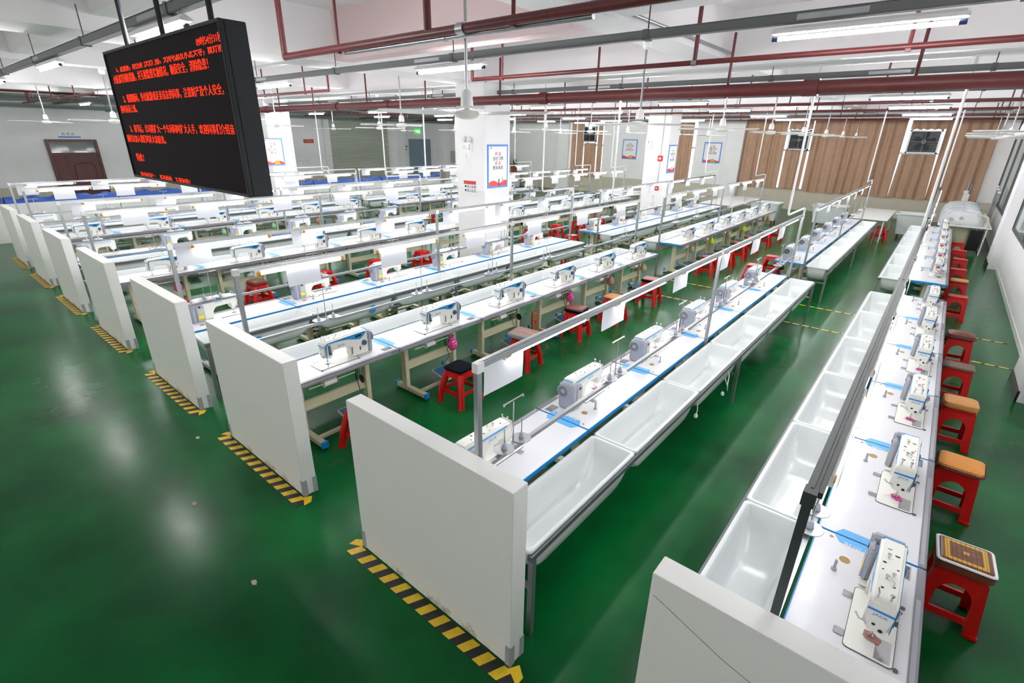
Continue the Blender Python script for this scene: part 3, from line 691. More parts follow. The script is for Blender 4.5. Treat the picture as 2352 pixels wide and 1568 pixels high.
# --- sewing table: origin on the floor under the tabletop's middle, +x to the operator's right, +y away from the operator
def make_table(H, full):
    t = empty('sewing_table'); L2 = PITCH / 2 - .004
    MB().box(-L2 + .004, L2 - .004, -.288, .284, H - .032, H).build('tabletop', 'top', t, bevel=.003)
    MB().box(-L2 + .01, L2 - .01, -.28, .278, H - .04, H - .032).build('underside', 'under', t)
    MB().box(-L2, L2, .284, .291, H - .038, H + .0012).box(-L2, -L2 + .004, -.288, .284, H - .038, H + .0006).box(L2 - .004, L2, -.288, .284, H - .038, H + .0006).build('edge_band', 'blue', t)
    g = MB().box(-L2 + .003, L2 - .003, -.303, -.258, H + .0005, H + .004).box(-L2 + .003, L2 - .003, -.303, -.297, H - .05, H + .004).build('edge_guard', 'guard', t, bevel=.0015)
    if full: MB().box(-L2 + .03, L2 - .3, -.288, -.266, H + .004, H + .0046).box(-L2 + .03, L2 - .12, -.3042, -.3028, H - .034, H - .006).build('ruler_strip', 'ruler', g)
    for s in (-1, 1):
        x = s * .43
        lg = MB().box(x - .03, x + .03, -.045, .045, .07, H - .04).build('leg', 'cream', t, bevel=.004)
        MB().box(x - .035, x + .035, -.40, .17, .028, .085).build('foot', 'cream', lg, bevel=.004)
        for yy in (-.43, .17):
            c = MB().box(x - .04, x + .04, yy, yy + .035, .02, .095).build('foot_cap', 'capblue', lg, bevel=.006)
        if full:
            for yy in (-.36, .13): MB().cyl((x, yy, 0), (x, yy, .03), .02, 8).build('levelling_foot', 'dgrey', lg)
        MB().box(x - .03, x + .03, -.2, .2, H - .07, H - .04).build('top_bracket', 'cream', lg)
    MB().box(-.4, .4, .0, .02, .30, .42).box(-.4, .4, -.012, .0, .30, .315).box(-.4, .4, -.012, .0, .405, .42).build('cross_beam', 'cream', t)
    MB().box(-.395, .395, -.27, -.22, .045, .075).build('foot_bar', 'cream', t)
    p = MB().add([(-.05, -.34, .10), (.20, -.34, .10), (.20, -.08, .17), (-.05, -.08, .17), (-.05, -.34, .125), (.20, -.34, .125), (.20, -.08, .195), (-.05, -.08, .195)], [(3, 2, 1, 0), (4, 5, 6, 7), (0, 1, 5, 4), (1, 2, 6, 5), (2, 3, 7, 6), (3, 0, 4, 7)])
    pd = p.box(.06, .09, -.28, -.2, .06, .12).build('pedal', 'cream', t)
    MB().add([(-.035, -.325, .131), (.185, -.325, .131), (.185, -.095, .194), (-.035, -.095, .194), (-.035, -.325, .135), (.185, -.325, .135), (.185, -.095, .198), (-.035, -.095, .198)], [(3, 2, 1, 0), (4, 5, 6, 7), (0, 1, 5, 4), (1, 2, 6, 5), (2, 3, 7, 6), (3, 0, 4, 7)]).build('pedal_tread', 'pedal', pd)
    for s in (-1, 1):
        q = [(L2 - .004, .19), (L2 - .004, -.16), (L2 - .075, -.12), (L2 - .075, .15)]
        st = MB().prism([(s * a, b) for a, b in q], 'z', H + .0004, H + .0012).build('sticker', 'sticker', t)
        if full and s == 1:
            text('JACK 杰克', .05, 'paper', 'lettering', st, frame((L2 - .055, -.1, H + .0013), (0, 1, 0), (-1, 0, 0), (0, 0, 1)), depth=.0003)
    tr = MB().box(.57, .70, -.228, -.145, H + .0005, H + .003, 0).box(.578, .692, -.222, -.151, H + .003, H + .0035, 1)
    for k in range(5): tr.box(.586 + k * .012, .592 + k * .012, -.215, -.16, H + .0035, H + .005, 0)
    tr.box(.65, .655, -.222, -.151, H + .0035, H + .005, 0)
    tr.build('tool_tray', ['grey', 'dgrey'], t)
    gm = MB().lathe([(.03, .0006), (.03, .002), (.022, .002), (.022, .0006)], (.5, .1, H), 16)
    gm.lathe([(0, .0006), (.0215, .0006), (.0215, .001), (0, .001)], (.5, .1, H), 16).build('cable_grommet', 'brass', t)
    MB().lathe([(0, .0006), (.012, .0006), (.012, .0014), (0, .0014)], (.68, .2, H), 12).build('plug', 'brass', t)
    MB().cyl((.37, .14, H), (.37, .14, H + .012), .016, 10).cyl((.37, .14, H + .012), (.37, .14, H + .075), .008, 10).build('head_rest_pin', 'grey', t)
    MB().cyl((-.40, -.185, H - .145), (.17, -.185, H - .145), .009, 8).build('spool_bar', 'cream', t)
    if full:
        MB().box(.28, .40, -.1, .08, H - .14, H - .04).build('control_box', 'grey', t, bevel=.008)
        MB().tube([(.3, -.05, H - .1), (.29, -.02, .45), (.27, -.1, .3), (.24, -.04, .2), (.16, -.1, .19)], .005, 6, 0).tube([(.3, .0, H - .1), (.31, .04, .42), (.33, .0, .33), (.32, .05, .5), (.34, .06, H - .06)], .005, 6, 0).build('cable', 'black', t)
    kl = MB().tube([(.28, -.1, H - .045), (.25, -.19, H - .075), (.24, -.2, H - .1), (.24, -.2, H - .2)], .007, 8).build('knee_lever', 'chrome', t)
    MB().lathe([(0, -.012), (.04, -.008), (.055, .0), (.04, .008), (0, .012)], (.24, -.2, H - .25), 16, 0, 'x').build('knee_pad', 'black', kl)
    return Proto(t)

# --- lockstitch sewing machine: origin on the tabletop under the needle, +x towards the motor, +y away from the operator
def make_machine(full, red=False):
    t = empty('sewing_machine')
    MB().prism(rr(.105, -.0, .53, .198, .022), 'z', .0008, .0048).build('bed_plate', 'ivory', t, bevel=.001)
    MB().prism(rr(.106, .0, .5375, .203, .024), 'z', 0, .003).build('bed_gasket', 'black', t)
    MB().prism(rr(-.06, -.055, .17, .062, .003), 'z', .0045, .0055).build('slide_plate', 'chrome', t)
    prof = [(-.040, .088), (-.046, .235), (-.036, .262), (-.008, .278), (.25, .286), (.52, .29), (.562, .282), (.574, .26), (.574, .004), (.318, .004), (.312, .09), (.292, .132), (.25, .152), (.10, .158), (.062, .150), (.05, .085), (.02, .075)]
    body = MB().prism(prof, 'y', -.056, .056).build('arm_body', 'ivory', t, bevel=.014, seg=3, smooth=50)
    MB().prism([(.40, .004), (.60, .004), (.60, .010), (.40, .010)], 'y', -.07, .09).build('base_flange', 'ivory', t)
    # motor block
    mc = MB().box(.572, .632, -.062, .098, .004, .262).box(.45, .572, .058, .098, .004, .232).build('motor_cover', 'grey', t, bevel=.014, seg=3, smooth=50)
    v = MB().lathe([(0, .633), (.06, .633), (.064, .638), (.058, .644), (.02, .642), (0, .646)], (0, -.012, .185), 24, 0, 'x').build('fan_vent', 'chrome' if not full else 'grey', mc)
    vs = MB()
    for k in range(18):
        a = 2 * PI * k / 18
        for r0, r1 in ((.026, .038), (.042, .053)):
            ca, sa = math.cos(a), math.sin(a); vs.cyl((.6435, -.012 + r0 * ca, .185 + r0 * sa), (.6435, -.012 + r1 * ca, .185 + r1 * sa), .0032, 5)
    if full: vs.build('vent_slots', 'black', v)
    else: MB().lathe([(.03, .643), (.05, .643), (.05, .6445), (.03, .6445)], (0, -.012, .185), 16, 0, 'x').build('vent_slots', 'dgrey', v)
    MB().box(.47, .55, .098, .0995, .05, .1).build('warning_label', 'warn', mc)
    if full:
        MB().box(.50, .525, .098, .102, .20, .222).build('power_switch', 'black', mc)
        MB().box(.465, .54, .098, .0992, .115, .185).build('rating_label', 'shutter', mc)
    # front control panel, blue bands
    cp = MB().prism([(.0, .247), (.0, .258), (.22, .267), (.52, .272), (.55, .262), (.50, .222), (.455, .197), (.40, .205), (.28, .236), (.16, .247)], 'y', -.0595, -.055).build('control_panel', 'blue', t)
    MB().prism([(.39, .228), (.47, .232), (.475, .252), (.385, .249)], 'y', -.0605, -.059).build('display', 'lcd', cp)
    if full:
        bt = MB()
        for k in range(4):
            bt.cyl((.315 + k * .018, -.0595, .238 + k * .001), (.315 + k * .018, -.061, .238 + k * .001), .005, 8).cyl((.315 + k * .018, -.0595, .252), (.315 + k * .018, -.061, .252), .005, 8)
        bt.cyl((.495, -.0595, .25), (.495, -.061, .25), .006, 8).cyl((.515, -.0595, .258), (.515, -.061, .258), .006, 8).cyl((.44, -.0595, .215), (.44, -.061, .215), .006, 8).build('button', 'sticker', cp)
    MB().prism([(-.034, .095), (-.026, .095), (-.02, .225), (.004, .247), (.0, .258), (-.03, .245), (-.036, .225)], 'y', -.0585, -.055).build('side_stripe', 'blue', t)
    MB().box(.03, .52, .0555, .058, .248, .262).box(.5735, .5755, -.045, .05, .268, .279).build('back_stripe', 'sticker', t)
    MB().lathe([(0, -.084), (.024, -.084), (.03, -.078), (.032, -.06), (.028, -.055), (0, -.055)], (.505, 0, .142), 20, 0, 'y').build('stitch_dial', 'dial', t)
    lv = MB().box(.432, .448, -.0585, -.055, .06, .12).build('lever_slot', 'white', t); MB().box(.436, .444, -.068, -.058, .07, .11).build('reverse_lever', 'black', lv)
    MB().prism([(.318, .05), (.326, .05), (.33, .13), (.322, .13)], 'y', -.064, -.055).build('knee_lift_lever', 'dgrey', t)
    # face cover at the needle end
    fc = MB().prism([(-.05, .27), (.05, .27), (.054, .2), (.034, .085), (-.034, .085), (-.054, .2)], 'x', -.056, -.044).build('face_cover', 'ivory', t, bevel=.005)
    MB().prism([(-.0535, .215), (.0535, .215), (.0535, .228), (-.0535, .228)], 'x', -.0575, -.056).build('blue_band', 'blue', fc)
    MB().cyl((-.058, .012, .135), (-.056, .012, .135), .008, 10).cyl((-.058, -.02, .11), (-.056, -.02, .11), .010, 10).build('screw_hole', 'black', fc)
    if full: text('JACK', .022, 'blue', 'logo', fc, frame((-.0575, .028, .19), (0, -1, 0), (0, 0, 1), (-1, 0, 0)), depth=.0003, stretch=1.2)
    if red: MB().prism([(.034 * math.cos(PI * k / 9), .183 + .022 * math.sin(PI * k / 9)) for k in range(18)], 'x', -.0588, -.0555).build('red_emblem', 'signred', fc)
    # needle end mechanism
    MB().cyl((0, 0, .012), (0, 0, .1), .005, 8).cyl((.012, 0, .02), (.012, 0, .1), .005, 8).box(-.008, .03, -.012, .012, .008, .016).build('needle_bar', 'chrome', t)
    if full:
        MB().box(-.03, .035, -.02, .02, .0056, .0066).build('needle_plate', 'steel', t)
        mt = MB()
        mt.cyl((.018, -.056, .14), (.018, -.078, .14), .014, 12, 1).cyl((.018, -.078, .14), (.018, -.09, .14), .006, 8).box(.002, .008, -.066, -.055, .12, .235, 1).box(.022, .028, -.066, -.055, .15, .225, 0).tube([(.01, -.058, .22), (.016, -.075, .225), (.03, -.075, .2)], .003, 6).tube([(.03, -.057, .17), (.036, -.074, .16), (.022, -.078, .128)], .0025, 6)
        mt.build('thread_tension', ['chrome', 'dgrey'], t)
        MB().box(-.006, .036, -.0575, -.055, .14, .235).build('take_up_slot', 'shutter', t)
        MB().tube([(-.05, .03, .12), (-.05, .07, .125), (-.01, .085, .12), (.02, .08, .1)], .005, 8).build('presser_lever', 'chrome', t)
    tp = MB()
    for x, y, h in ((-.01, -.02, .03), (.16, .01, .022), (.2, -.015, .018), (.36, .015, .025)):
        tp = MB()
        tp.cyl((x, y, .275 + x * .02), (x, y, .282 + h), .0045, 8, 0).cyl((x, y, .278 + h), (x, y, .286 + h), .009, 8, 0)
        tp.build('thread_guide', 'chrome', t)
    tp = MB()
    for x, y, r in ((.07, .02, .006), (.11, -.025, .005), (.27, -.03, .006), (.30, .028, .009), (.45, .015, .013), (.40, -.02, .012), (.48, -.035, .005), (.23, .03, .005)):
        tp.cyl((x, y, .272 + x * .02), (x, y, .2835 + x * .012), r, 10, 1)
    tp.build('oil_cap', ['chrome', 'black'], t); tp = MB()
    if full:
        tp.tube([(-.02, .03, .275), (-.02, .03, .31), (-.005, .035, .322), (.01, .035, .312)], .004, 8, 0)
        tp.tube([(.1, -.02, .28), (.13, -.022, .297), (.17, .0, .3)], .003, 6, 0)
        tp.build('thread_hook', ['chrome', 'black'], t)
    if full:
        text('JACK', .036, 'blue', 'logo', t, frame((.13, -.0565, .182), (1, 0, 0), (0, 0, 1), (0, -1, 0)), depth=.0004, stretch=1.25)
        text('JACK', .036, 'sticker', 'logo', t, frame((.27, .0565, .205), (-1, 0, 0), (0, 0, 1), (0, 1, 0)), depth=.0004, stretch=1.25)
        for x in (-.07, .27): MB().prism(rr(x, .125, .055, .045, .008), 'z', 0, .004).build('bed_hinge', 'chrome', t, bevel=.001)
        for x in (.37, -.15): MB().prism(rr(x, -.112, .03, .02, .008), 'z', 0, .003).build('bed_corner', 'dgrey', t)
    t.scale = (.9, 1.08, 1.03)
    return Proto(t)

# --- white tub for the work pieces: origin on the floor, long side along x
def make_tub(H):
    L_, W_ = PITCH - .012, .425
    m_ = MB(); rings = []
    def ring(l, w2, r, z, dx=0, dy=0): return [(dx + x, dy + y, z) for x, y in rr(0, 0, l, w2, r, 5)]
    rings.append(ring(L_, W_, .03, H - .022)); rings.append(ring(L_, W_, .03, H - .004)); rings.append(ring(L_ - .008, W_ - .008, .028, H))
    rings.append(ring(L_ - .05, W_ - .05, .03, H)); rings.append(ring(L_ - .062, W_ - .062, .03, H - .008))
    for k in range(1, 7):
        t = k / 6; e = t ** 1.35
        rings.append(ring(L_ - .06 - .74 * e, W_ - .062 - .17 * e, .03 + .07 * t, H - .008 - .29 * math.sin(t * PI / 2) ** .9))
    m_.loft(rings, cap0=False, cap1=True)
    out = [ring(L_, W_, .03, H - .022), ring(L_ - .05, W_ - .05, .03, H - .024)]
    for k in range(1, 8):
        t = k / 7; e = t ** 1.9
        out.append(ring(L_ - .05 - .55 * e, W_ - .05 - .13 * e, .03 + .08 * t, H - .024 - .30 * math.sin(t * PI / 2) ** .9))
    m_.loft(out, cap0=False, cap1=True)
    me = m_
    return me.build('work_tub', 'tub', None, smooth=50)

PT = {(.76, 1): make_table(.76, True), (.79, 1): make_table(.79, True), (.79, 0): make_table(.79, False), (.76, 0): make_table(.76, False)}
PM = {1: make_machine(True), 0: make_machine(False), 'red': make_machine(False, True)}
TUBS = {.76: make_tub(.735), .79: make_tub(.783)}
TUBU = {.76: False, .79: False}

# --- tube light and paper sheet on the rail, thread stand
RL = empty('rail_tube_light')
MB().box(-.52, .52, -.012, .012, .022, .034).build('holder', 'white', RL)
MB().cyl((-.46, 0, 0), (.46, 0, 0), .019, 12).build('tube', 'tube', RL)
for s in (-1, 1):
    MB().cyl((s * .46, 0, 0), (s * .505, 0, 0), .019, 12).build('end_cap', 'amber', RL)
    MB().box(s * .51 - .012, s * .51 + .012, -.012, .012, -.022, .034).build('lamp_socket', 'white', RL)
PRL = Proto(RL)
def make_sheet(w_, h_, k):
    n = 6; m_ = MB(); vs = []
    for off in (-.0006, .0006):
        for j in range(n + 1):
            for i in range(n + 1):
                s, t = i / n - .5, j / n
                vs.append((w_ * s, off + .005 * math.sin(t * 3 + k) * t + .002 * math.sin(s * 6 + k), -h_ * t))
    q = (n + 1) ** 2
    fs = [(o_ + j * (n + 1) + i, o_ + j * (n + 1) + i + 1, o_ + (j + 1) * (n + 1) + i + 1, o_ + (j + 1) * (n + 1) + i) for o_ in (0, q) for j in range(n) for i in range(n)]
    return m_.add(vs, fs).build('paper_sheet', 'sheet', smooth=80)
SHEETS = [make_sheet(.40, .235, 0), make_sheet(.38, .22, 2), make_sheet(.40, .26, 4)]
SHU = [False] * 3
def make_stand(full):
    t = empty('thread_stand')
    MB().box(-.11, .11, -.006, .006, -.0092, .004).box(-.03, .03, -.025, .025, -.0095, .008).build('base_arm', 'grey', t)
    MB().cyl((0, 0, 0), (0, 0, .36), .005, 8).build('upright', 'chrome', t)
    MB().box(-.1, .1, -.006, .006, .355, .364).cyl((-.1, 0, .35), (-.1, 0, .366), .008, 8).cyl((.1, 0, .35), (.1, 0, .366), .008, 8).build('guide_arm', 'chrome', t)
    for s in (-1, 1):
        d = MB().lathe([(0, .01), (.070, .01), (.072, .0125), (.070, .015), (0, .015)], (s * .095, 0, 0), 22).build('spool_disc', 'white' if not full else 'alu', t)
        MB().lathe([(.020, .015), (.022, .018), (.014, .055), (.010, .06), (0, .06)], (s * .095, 0, 0), 12).build('cone_holder', 'grey', d)
        MB().cyl((s * .095, 0, .06), (s * .095, 0, .17), .004, 8).build('spindle', 'chrome', d)
    return Proto(t)
PST = {1: make_stand(True), 0: make_stand(False)}

def needle_at(row): return (-.03, -.09) if row == 1 else (-.08, -.055) if row % 2 else (.0, -.095)
def near(row, seg): return seg == 'A' and row <= 4
for row in range(1, 9):
    p = ROWP[row]; sg = 1 if row % 2 else -1; H = ztop(row)
    for seg in 'AB':
        y0 = SEG[seg]; y1 = y0 + 6 * PITCH
        full = 1 if near(row, seg) else 0
        rowlab = ('front block of ' if seg == 'A' else 'back block of ') + RN[row]
        for n in range(6):
            cx_, cy_, rz = centre(row, seg, n); wh = where(row, seg, n)
            PT[(H, full)].place((cx_, cy_, 0), rz, 'white sewing table, ' + wh, 'sewing table', 'sewing tables with blue edges')
            mx, my = at(row, seg, n, *needle_at(row))
            PM['red' if row == 1 and seg == 'B' and n < 5 else full].place((mx, my, H + .0015), rz, 'white sewing machine, ' + wh, 'sewing machine', 'sewing machines on the tables')
            tx, ty = at(row, seg, n, 0, .335 + .2125)
            o = TUBS[H] if not TUBU[H] else TUBS[H].copy()
            if TUBU[H]: COL.objects.link(o)
            TUBU[H] = True; o.location = (tx, ty, 0); o.rotation_euler = (0, 0, rz)
            tag(o, 'empty white tub, ' + wh, 'tub', 'white tubs behind the tables')
            j = (random.random() - .5) * .12
            if row in (2, 4, 6, 8): dt, ds = .08, -.40
            else: dt, ds = .0, -.02 if n == 0 else -.26
            PRL.place((p + sg * .042, cy_ + dt + j, 1.862), PI / 2, 'lit tube light on the rail, ' + wh, 'tube light', 'tube lights on the light rails')
            k = random.randrange(3)
            o = SHEETS[k] if not SHU[k] else SHEETS[k].copy()
            if SHU[k]: COL.objects.link(o)
            SHU[k] = True; o.location = (p + sg * .068, cy_ + ds + j * .8, 1.885); o.rotation_euler = (0, 0, PI / 2)
            tag(o, 'white paper sheet on the rail, ' + wh, 'paper sheet', 'paper sheets on the light rails')
            sx, sy = p, cy_ + (-.37 if sg < 0 else .18)
            PST[full].place((sx, sy, 1.172), PI / 2, 'thread stand on the rail, ' + wh, 'thread stand', 'thread stands on the lower rails')
        # light rail with its posts
        g = g2 = empty('light_rail', (p, (y0 + y1) / 2, 0)); L2 = (y1 - y0) / 2
        tag(g, 'grey metal light rail on posts over ' + rowlab, 'light rail')
        RAILM = 'dalu' if row == 1 else 'alu' if full else 'steel'
        for yy in (-L2 + .01, -.08, L2 - .01):
            po = MB().box(-.017, .017, yy - .02, yy + .02, 0, 1.93).box(-.0178, .0178, yy - .004, yy + .004, .02, 1.925).build('post', RAILM, g)
            MB().box(-.024, .024, yy - .025, yy + .035, 1.87, 1.934).build('corner_bracket', 'white' if row > 1 else 'dalu', po)
        MB().box(-.02, .02, -L2 + .03, L2 - .03, 1.895, 1.93).box(-.006, .006, -L2 + .03, L2 - .03, 1.928, 1.936).build('top_rail', RAILM, g)
        MB().box(sg * .02, sg * .04, -L2 + .03, L2 - .03, 1.898, 1.925).build('cable_duct', 'white' if row > 1 else 'dalu', g)
        MB().box(-.015, .015, -L2 + .03, L2 - .03, 1.132, 1.162).build('lower_rail', 'alu' if full else 'steel', g)
        # frame that carries the tubs
        g = empty('tub_frame', (p - sg * .2375, (y0 + y1) / 2, 0)); tag(g, 'grey steel frame carrying the tubs of ' + rowlab, 'tub frame')
        zr = (.735 if H < .78 else .783) - .025
        # rails at both sides of the tubs, legs in pairs
        MB().box(-sg * .232, -sg * .194, -L2, L2, zr - .04, zr).box(sg * .194, sg * .216, -L2, L2, zr - .04, zr).build('side_rail', 'iron', g)
        for yy in (-L2 + .03, -.07, L2 - .03):
            lg = MB().box(-sg * .194, -sg * .232, yy - .02, yy + .02, 0, zr - .04).build('leg', 'steel', g)
            MB().box(-sg * .2, sg * .2, yy - .015, yy + .015, .40, .43).build('stretcher', 'steel', lg)
        # white conduit dropping from the ceiling to the rail end
        ye = y1 - .01; yd = ye - 1.25
        cd = MB().tube([(0, yd - (y0 + y1) / 2, 4.4), (0, yd - (y0 + y1) / 2, 2.12), (0, yd + .02 - (y0 + y1) / 2, 2.07), (0, yd + .06 - (y0 + y1) / 2, 2.05), (0, ye - .03 - (y0 + y1) / 2, 2.05), (0, ye + .02 - (y0 + y1) / 2, 2.04), (0, ye + .045 - (y0 + y1) / 2, 2.0), (0, ye + .05 - (y0 + y1) / 2, 1.9), (0, ye + .05 - (y0 + y1) / 2, 1.25)], .018, 10)
        cd.build('conduit_pipe', 'white', g2)
    # end panel and its hazard tape
    PR = {1: 1.03, 2: -1.383, 3: -3.938, 4: -6.378, 5: -9.18, 6: -11.83, 7: -14.476, 8: -16.95}[row]; PL = PR - (1.60 if row != 3 else 1.57)
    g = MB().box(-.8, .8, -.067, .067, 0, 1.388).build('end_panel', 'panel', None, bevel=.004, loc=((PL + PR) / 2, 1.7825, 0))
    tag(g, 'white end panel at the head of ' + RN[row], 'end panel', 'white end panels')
    for s in (-1, 1):
        for t in (-1, 1):
            MB().box(s * .76, s * .803, t * .0685, t * .071, 0, .17).box(s * .8005, s * .8035, t * .028, t * .071, 0, .17).build('corner_guard', 'grey', g)
    if row == 1: MB().add([(-.78, -.0675, 1.27), (-.45, -.0675, 1.14), (-.45, -.0675, 1.137), (-.78, -.0675, 1.267)], [(0, 1, 2, 3)]).add([(-.45, -.0675, 1.14), (.2, -.0675, .98), (.2, -.0675, .977), (-.45, -.0675, 1.137)], [(0, 1, 2, 3)]).build('scratch', 'dgrey', g, smooth=0)
    hz = MB(); n = 12; a0 = -.86; L_ = 1.72 / n
    for k in range(n):
        a = a0 + k * L_; lo, hi = -.055, .055
        hz.add([(a, lo, .0025), (a + L_ * .5, lo, .0025), (a + L_ * .5 + .05, hi, .0025), (a + .05, hi, .0025)], [(0, 1, 2, 3)], 0)
        hz.add([(a + L_ * .5, lo, .0025), (a + L_, lo, .0025), (a + L_ + .05, hi, .0025), (a + L_ * .5 + .05, hi, .0025)], [(0, 1, 2, 3)], 1)
    for s, c in ((-1, 0), (1, 0)):
        hz.add([(s * .8, .055, .003), (s * .91, .0, .003), (s * .91, .07, .003), (s * .84, .12, .003)], [(0, 1, 2, 3)], c)
    hz.box(-.86, .88, -.055, .055, .0002, .0018, 1)
    o = hz.build('hazard_tape', ['yellow', 'tapeblack'], smooth=0, loc=((PL + PR) / 2, 1.645, 0))
    tag(o, 'yellow black hazard tape on floor at end panel, ' + RN[row], 'hazard tape', 'hazard tapes')

# ------------------------------------------------------------------ stools and what lies on them
def frustum_leg(m_, x0, y0, x1, y1, z1, a, b):
    """leg of L-shaped plan from the seat corner (x0,y0,z1) splaying to (x1,y1,0)"""
    sx, sy = (1 if x1 > 0 else -1), (1 if y1 > 0 else -1)
    pl = [(0, 0), (-a, 0), (-a, -.02), (-.02, -.02), (-.02, -a), (0, -a)]
    pb = [(0, 0), (-b, 0), (-b, -.02), (-.02, -.02), (-.02, -b), (0, -b)]
    m_.loft([[(x1 + sx * p[0], y1 + sy * p[1], 0) for p in pb], [(x0 + sx * p[0], y0 + sy * p[1], z1) for p in pl]])
def stool_four():
    t = empty('plastic_stool')
    MB().prism(rr(0, 0, .29, .29, .045), 'z', .425, .455).build('seat', 'red', t, bevel=.008)
    ap = MB(); ap.loft([[(x, y, .37) for x, y in rr(0, 0, .305, .305, .045)], [(x, y, .43) for x, y in rr(0, 0, .288, .288, .045)]], cap0=False, cap1=False)
    ap.loft([[(x, y, .37) for x, y in rr(0, 0, .295, .295, .04)], [(x, y, .43) for x, y in rr(0, 0, .28, .28, .04)]], cap0=False, cap1=False).build('apron', 'red', t, smooth=60)
    for sx in (-1, 1):
        for sy in (-1, 1):
            m_ = MB(); rings = []
            for z, c, r in ((0, .185, .047), (.025, .183, .041), (.18, .166, .040), (.36, .124, .046), (.43, .108, .04)):
                rings.append([(sx * c + r * math.cos(2 * PI * k / 10), sy * c + r * math.sin(2 * PI * k / 10), z) for k in range(10)])
            m_.loft(rings).build('leg', 'red', t, smooth=60)
    st = MB()
    for s in (-1, 1):
        st.box(-.16, .16, s * .163 - .008, s * .163 + .008, .135, .19).box(s * .163 - .008, s * .163 + .008, -.16, .16, .135, .19)
    st.build('stretcher_ring', 'red', t, bevel=.004)
    return Proto(t)
def stool_slab():
    t = empty('plastic_stool')
    MB().prism(rr(0, 0, .30, .25, .03), 'z', .43, .46).build('seat', 'red', t, bevel=.009)
    MB().box(-.145, .145, -.118, .118, .40, .432).build('apron', 'red', t, bevel=.006)
    # two side panels with an arched opening, facing along y
    for s in (-1, 1):
        outer = [(-.185, 0), (-.145, .43), (.145, .43), (.185, 0), (.118, 0), (.112, .105), (.112, .112)]
        m_ = MB(); th = .022
        def P3(x, z, off): return (x, s * (.118 + (.43 - z) * .105 + off), z)
        def slab(pts):
            n = len(pts); vs = [P3(x, z, 0) for x, z in pts] + [P3(x, z, -th * s * s) for x, z in pts]
            m_.add(vs, [list(range(n))[::-1], list(range(n, 2 * n))] + [(i, (i + 1) % n, n + (i + 1) % n, n + i) for i in range(n)])
        for q in (-1, 1):
            slab([(q * .19, 0), (q * .115, 0), (q * .105, .12), (q * .1, .25), (q * .148, .43)][::q])
        slab([(-.107, .08), (.107, .08), (.105, .13), (-.105, .13)])
        arc = [(.1 * math.cos(a), .25 + .11 * math.sin(a)) for a in [PI * k / 10 for k in range(11)]]
        for k in range(10):
            (x0, z0), (x1, z1) = arc[k], arc[k + 1]
            def topx(x): return max(-.147, min(.147, x * 1.47))
            slab([(x0, z0), (topx(x0), .43), (topx(x1), .43), (x1, z1)])
        m_.build('leg_panel', 'red', t, smooth=30)
        # flared feet
        for q in (-1, 1):
            MB().box(q * .155 - .04, q * .155 + .04, s * .16 - .02, s * .16 + .016, 0, .03).build('foot', 'red', t, bevel=.006)
    for s in (-1, 1):
        MB().loft([[(s * .150, -.155, .0), (s * .190, -.155, .0), (s * .190, -.08, .0), (s * .172, -.08, .0)], [(s * .135, -.112, .43), (s * .148, -.112, .43), (s * .148, -.06, .43), (s * .14, -.06, .43)]]).loft([[(s * .150, .155, .0), (s * .190, .155, .0), (s * .190, .08, .0), (s * .172, .08, .0)], [(s * .135, .112, .43), (s * .148, .112, .43), (s * .148, .06, .43), (s * .14, .06, .43)]]).build('corner_leg', 'red', t)
        MB().box(s * .172 - .006, s * .172 + .006, -.12, .12, .10, .15).build('stretcher', 'red', t)
    return Proto(t)
P4, P2 = stool_four(), stool_slab()
def soft(w_, d_, h_, r=.05, puff=.25, n=10):
    """upholstered pad: rounded sides, gently domed top"""
    m_ = MB(); rings = []
    for k in range(5):
        a = PI / 2 * (k / 4 - 1) if k < 4 else 0
        e = .35 * h_ * (1 - math.cos(a)); rings.append([(x, y, h_ * .4 * (1 + math.sin(a))) for x, y in rr(0, 0, w_ - 2 * e, d_ - 2 * e, r, 4)])
    for k in range(1, n + 1):
        t = k / n; sc = max(.04, 1 - t ** 1.6) if k < n else .04
        z = h_ * .4 + h_ * .6 * min(1, (t * 3)) ** .5 + h_ * puff * math.sin(PI / 2 * t)
        ins = 1 - .06 * min(1, t * 3)
        f = ins * (1 - max(0, t - .2) / .8 * .96)
        rings.append([(x, y, z) for x, y in rr(0, 0, w_ * f, d_ * f, r * f, 4)])
    return m_.loft(rings)
STZ = {'four': .455, 'slab': .46}
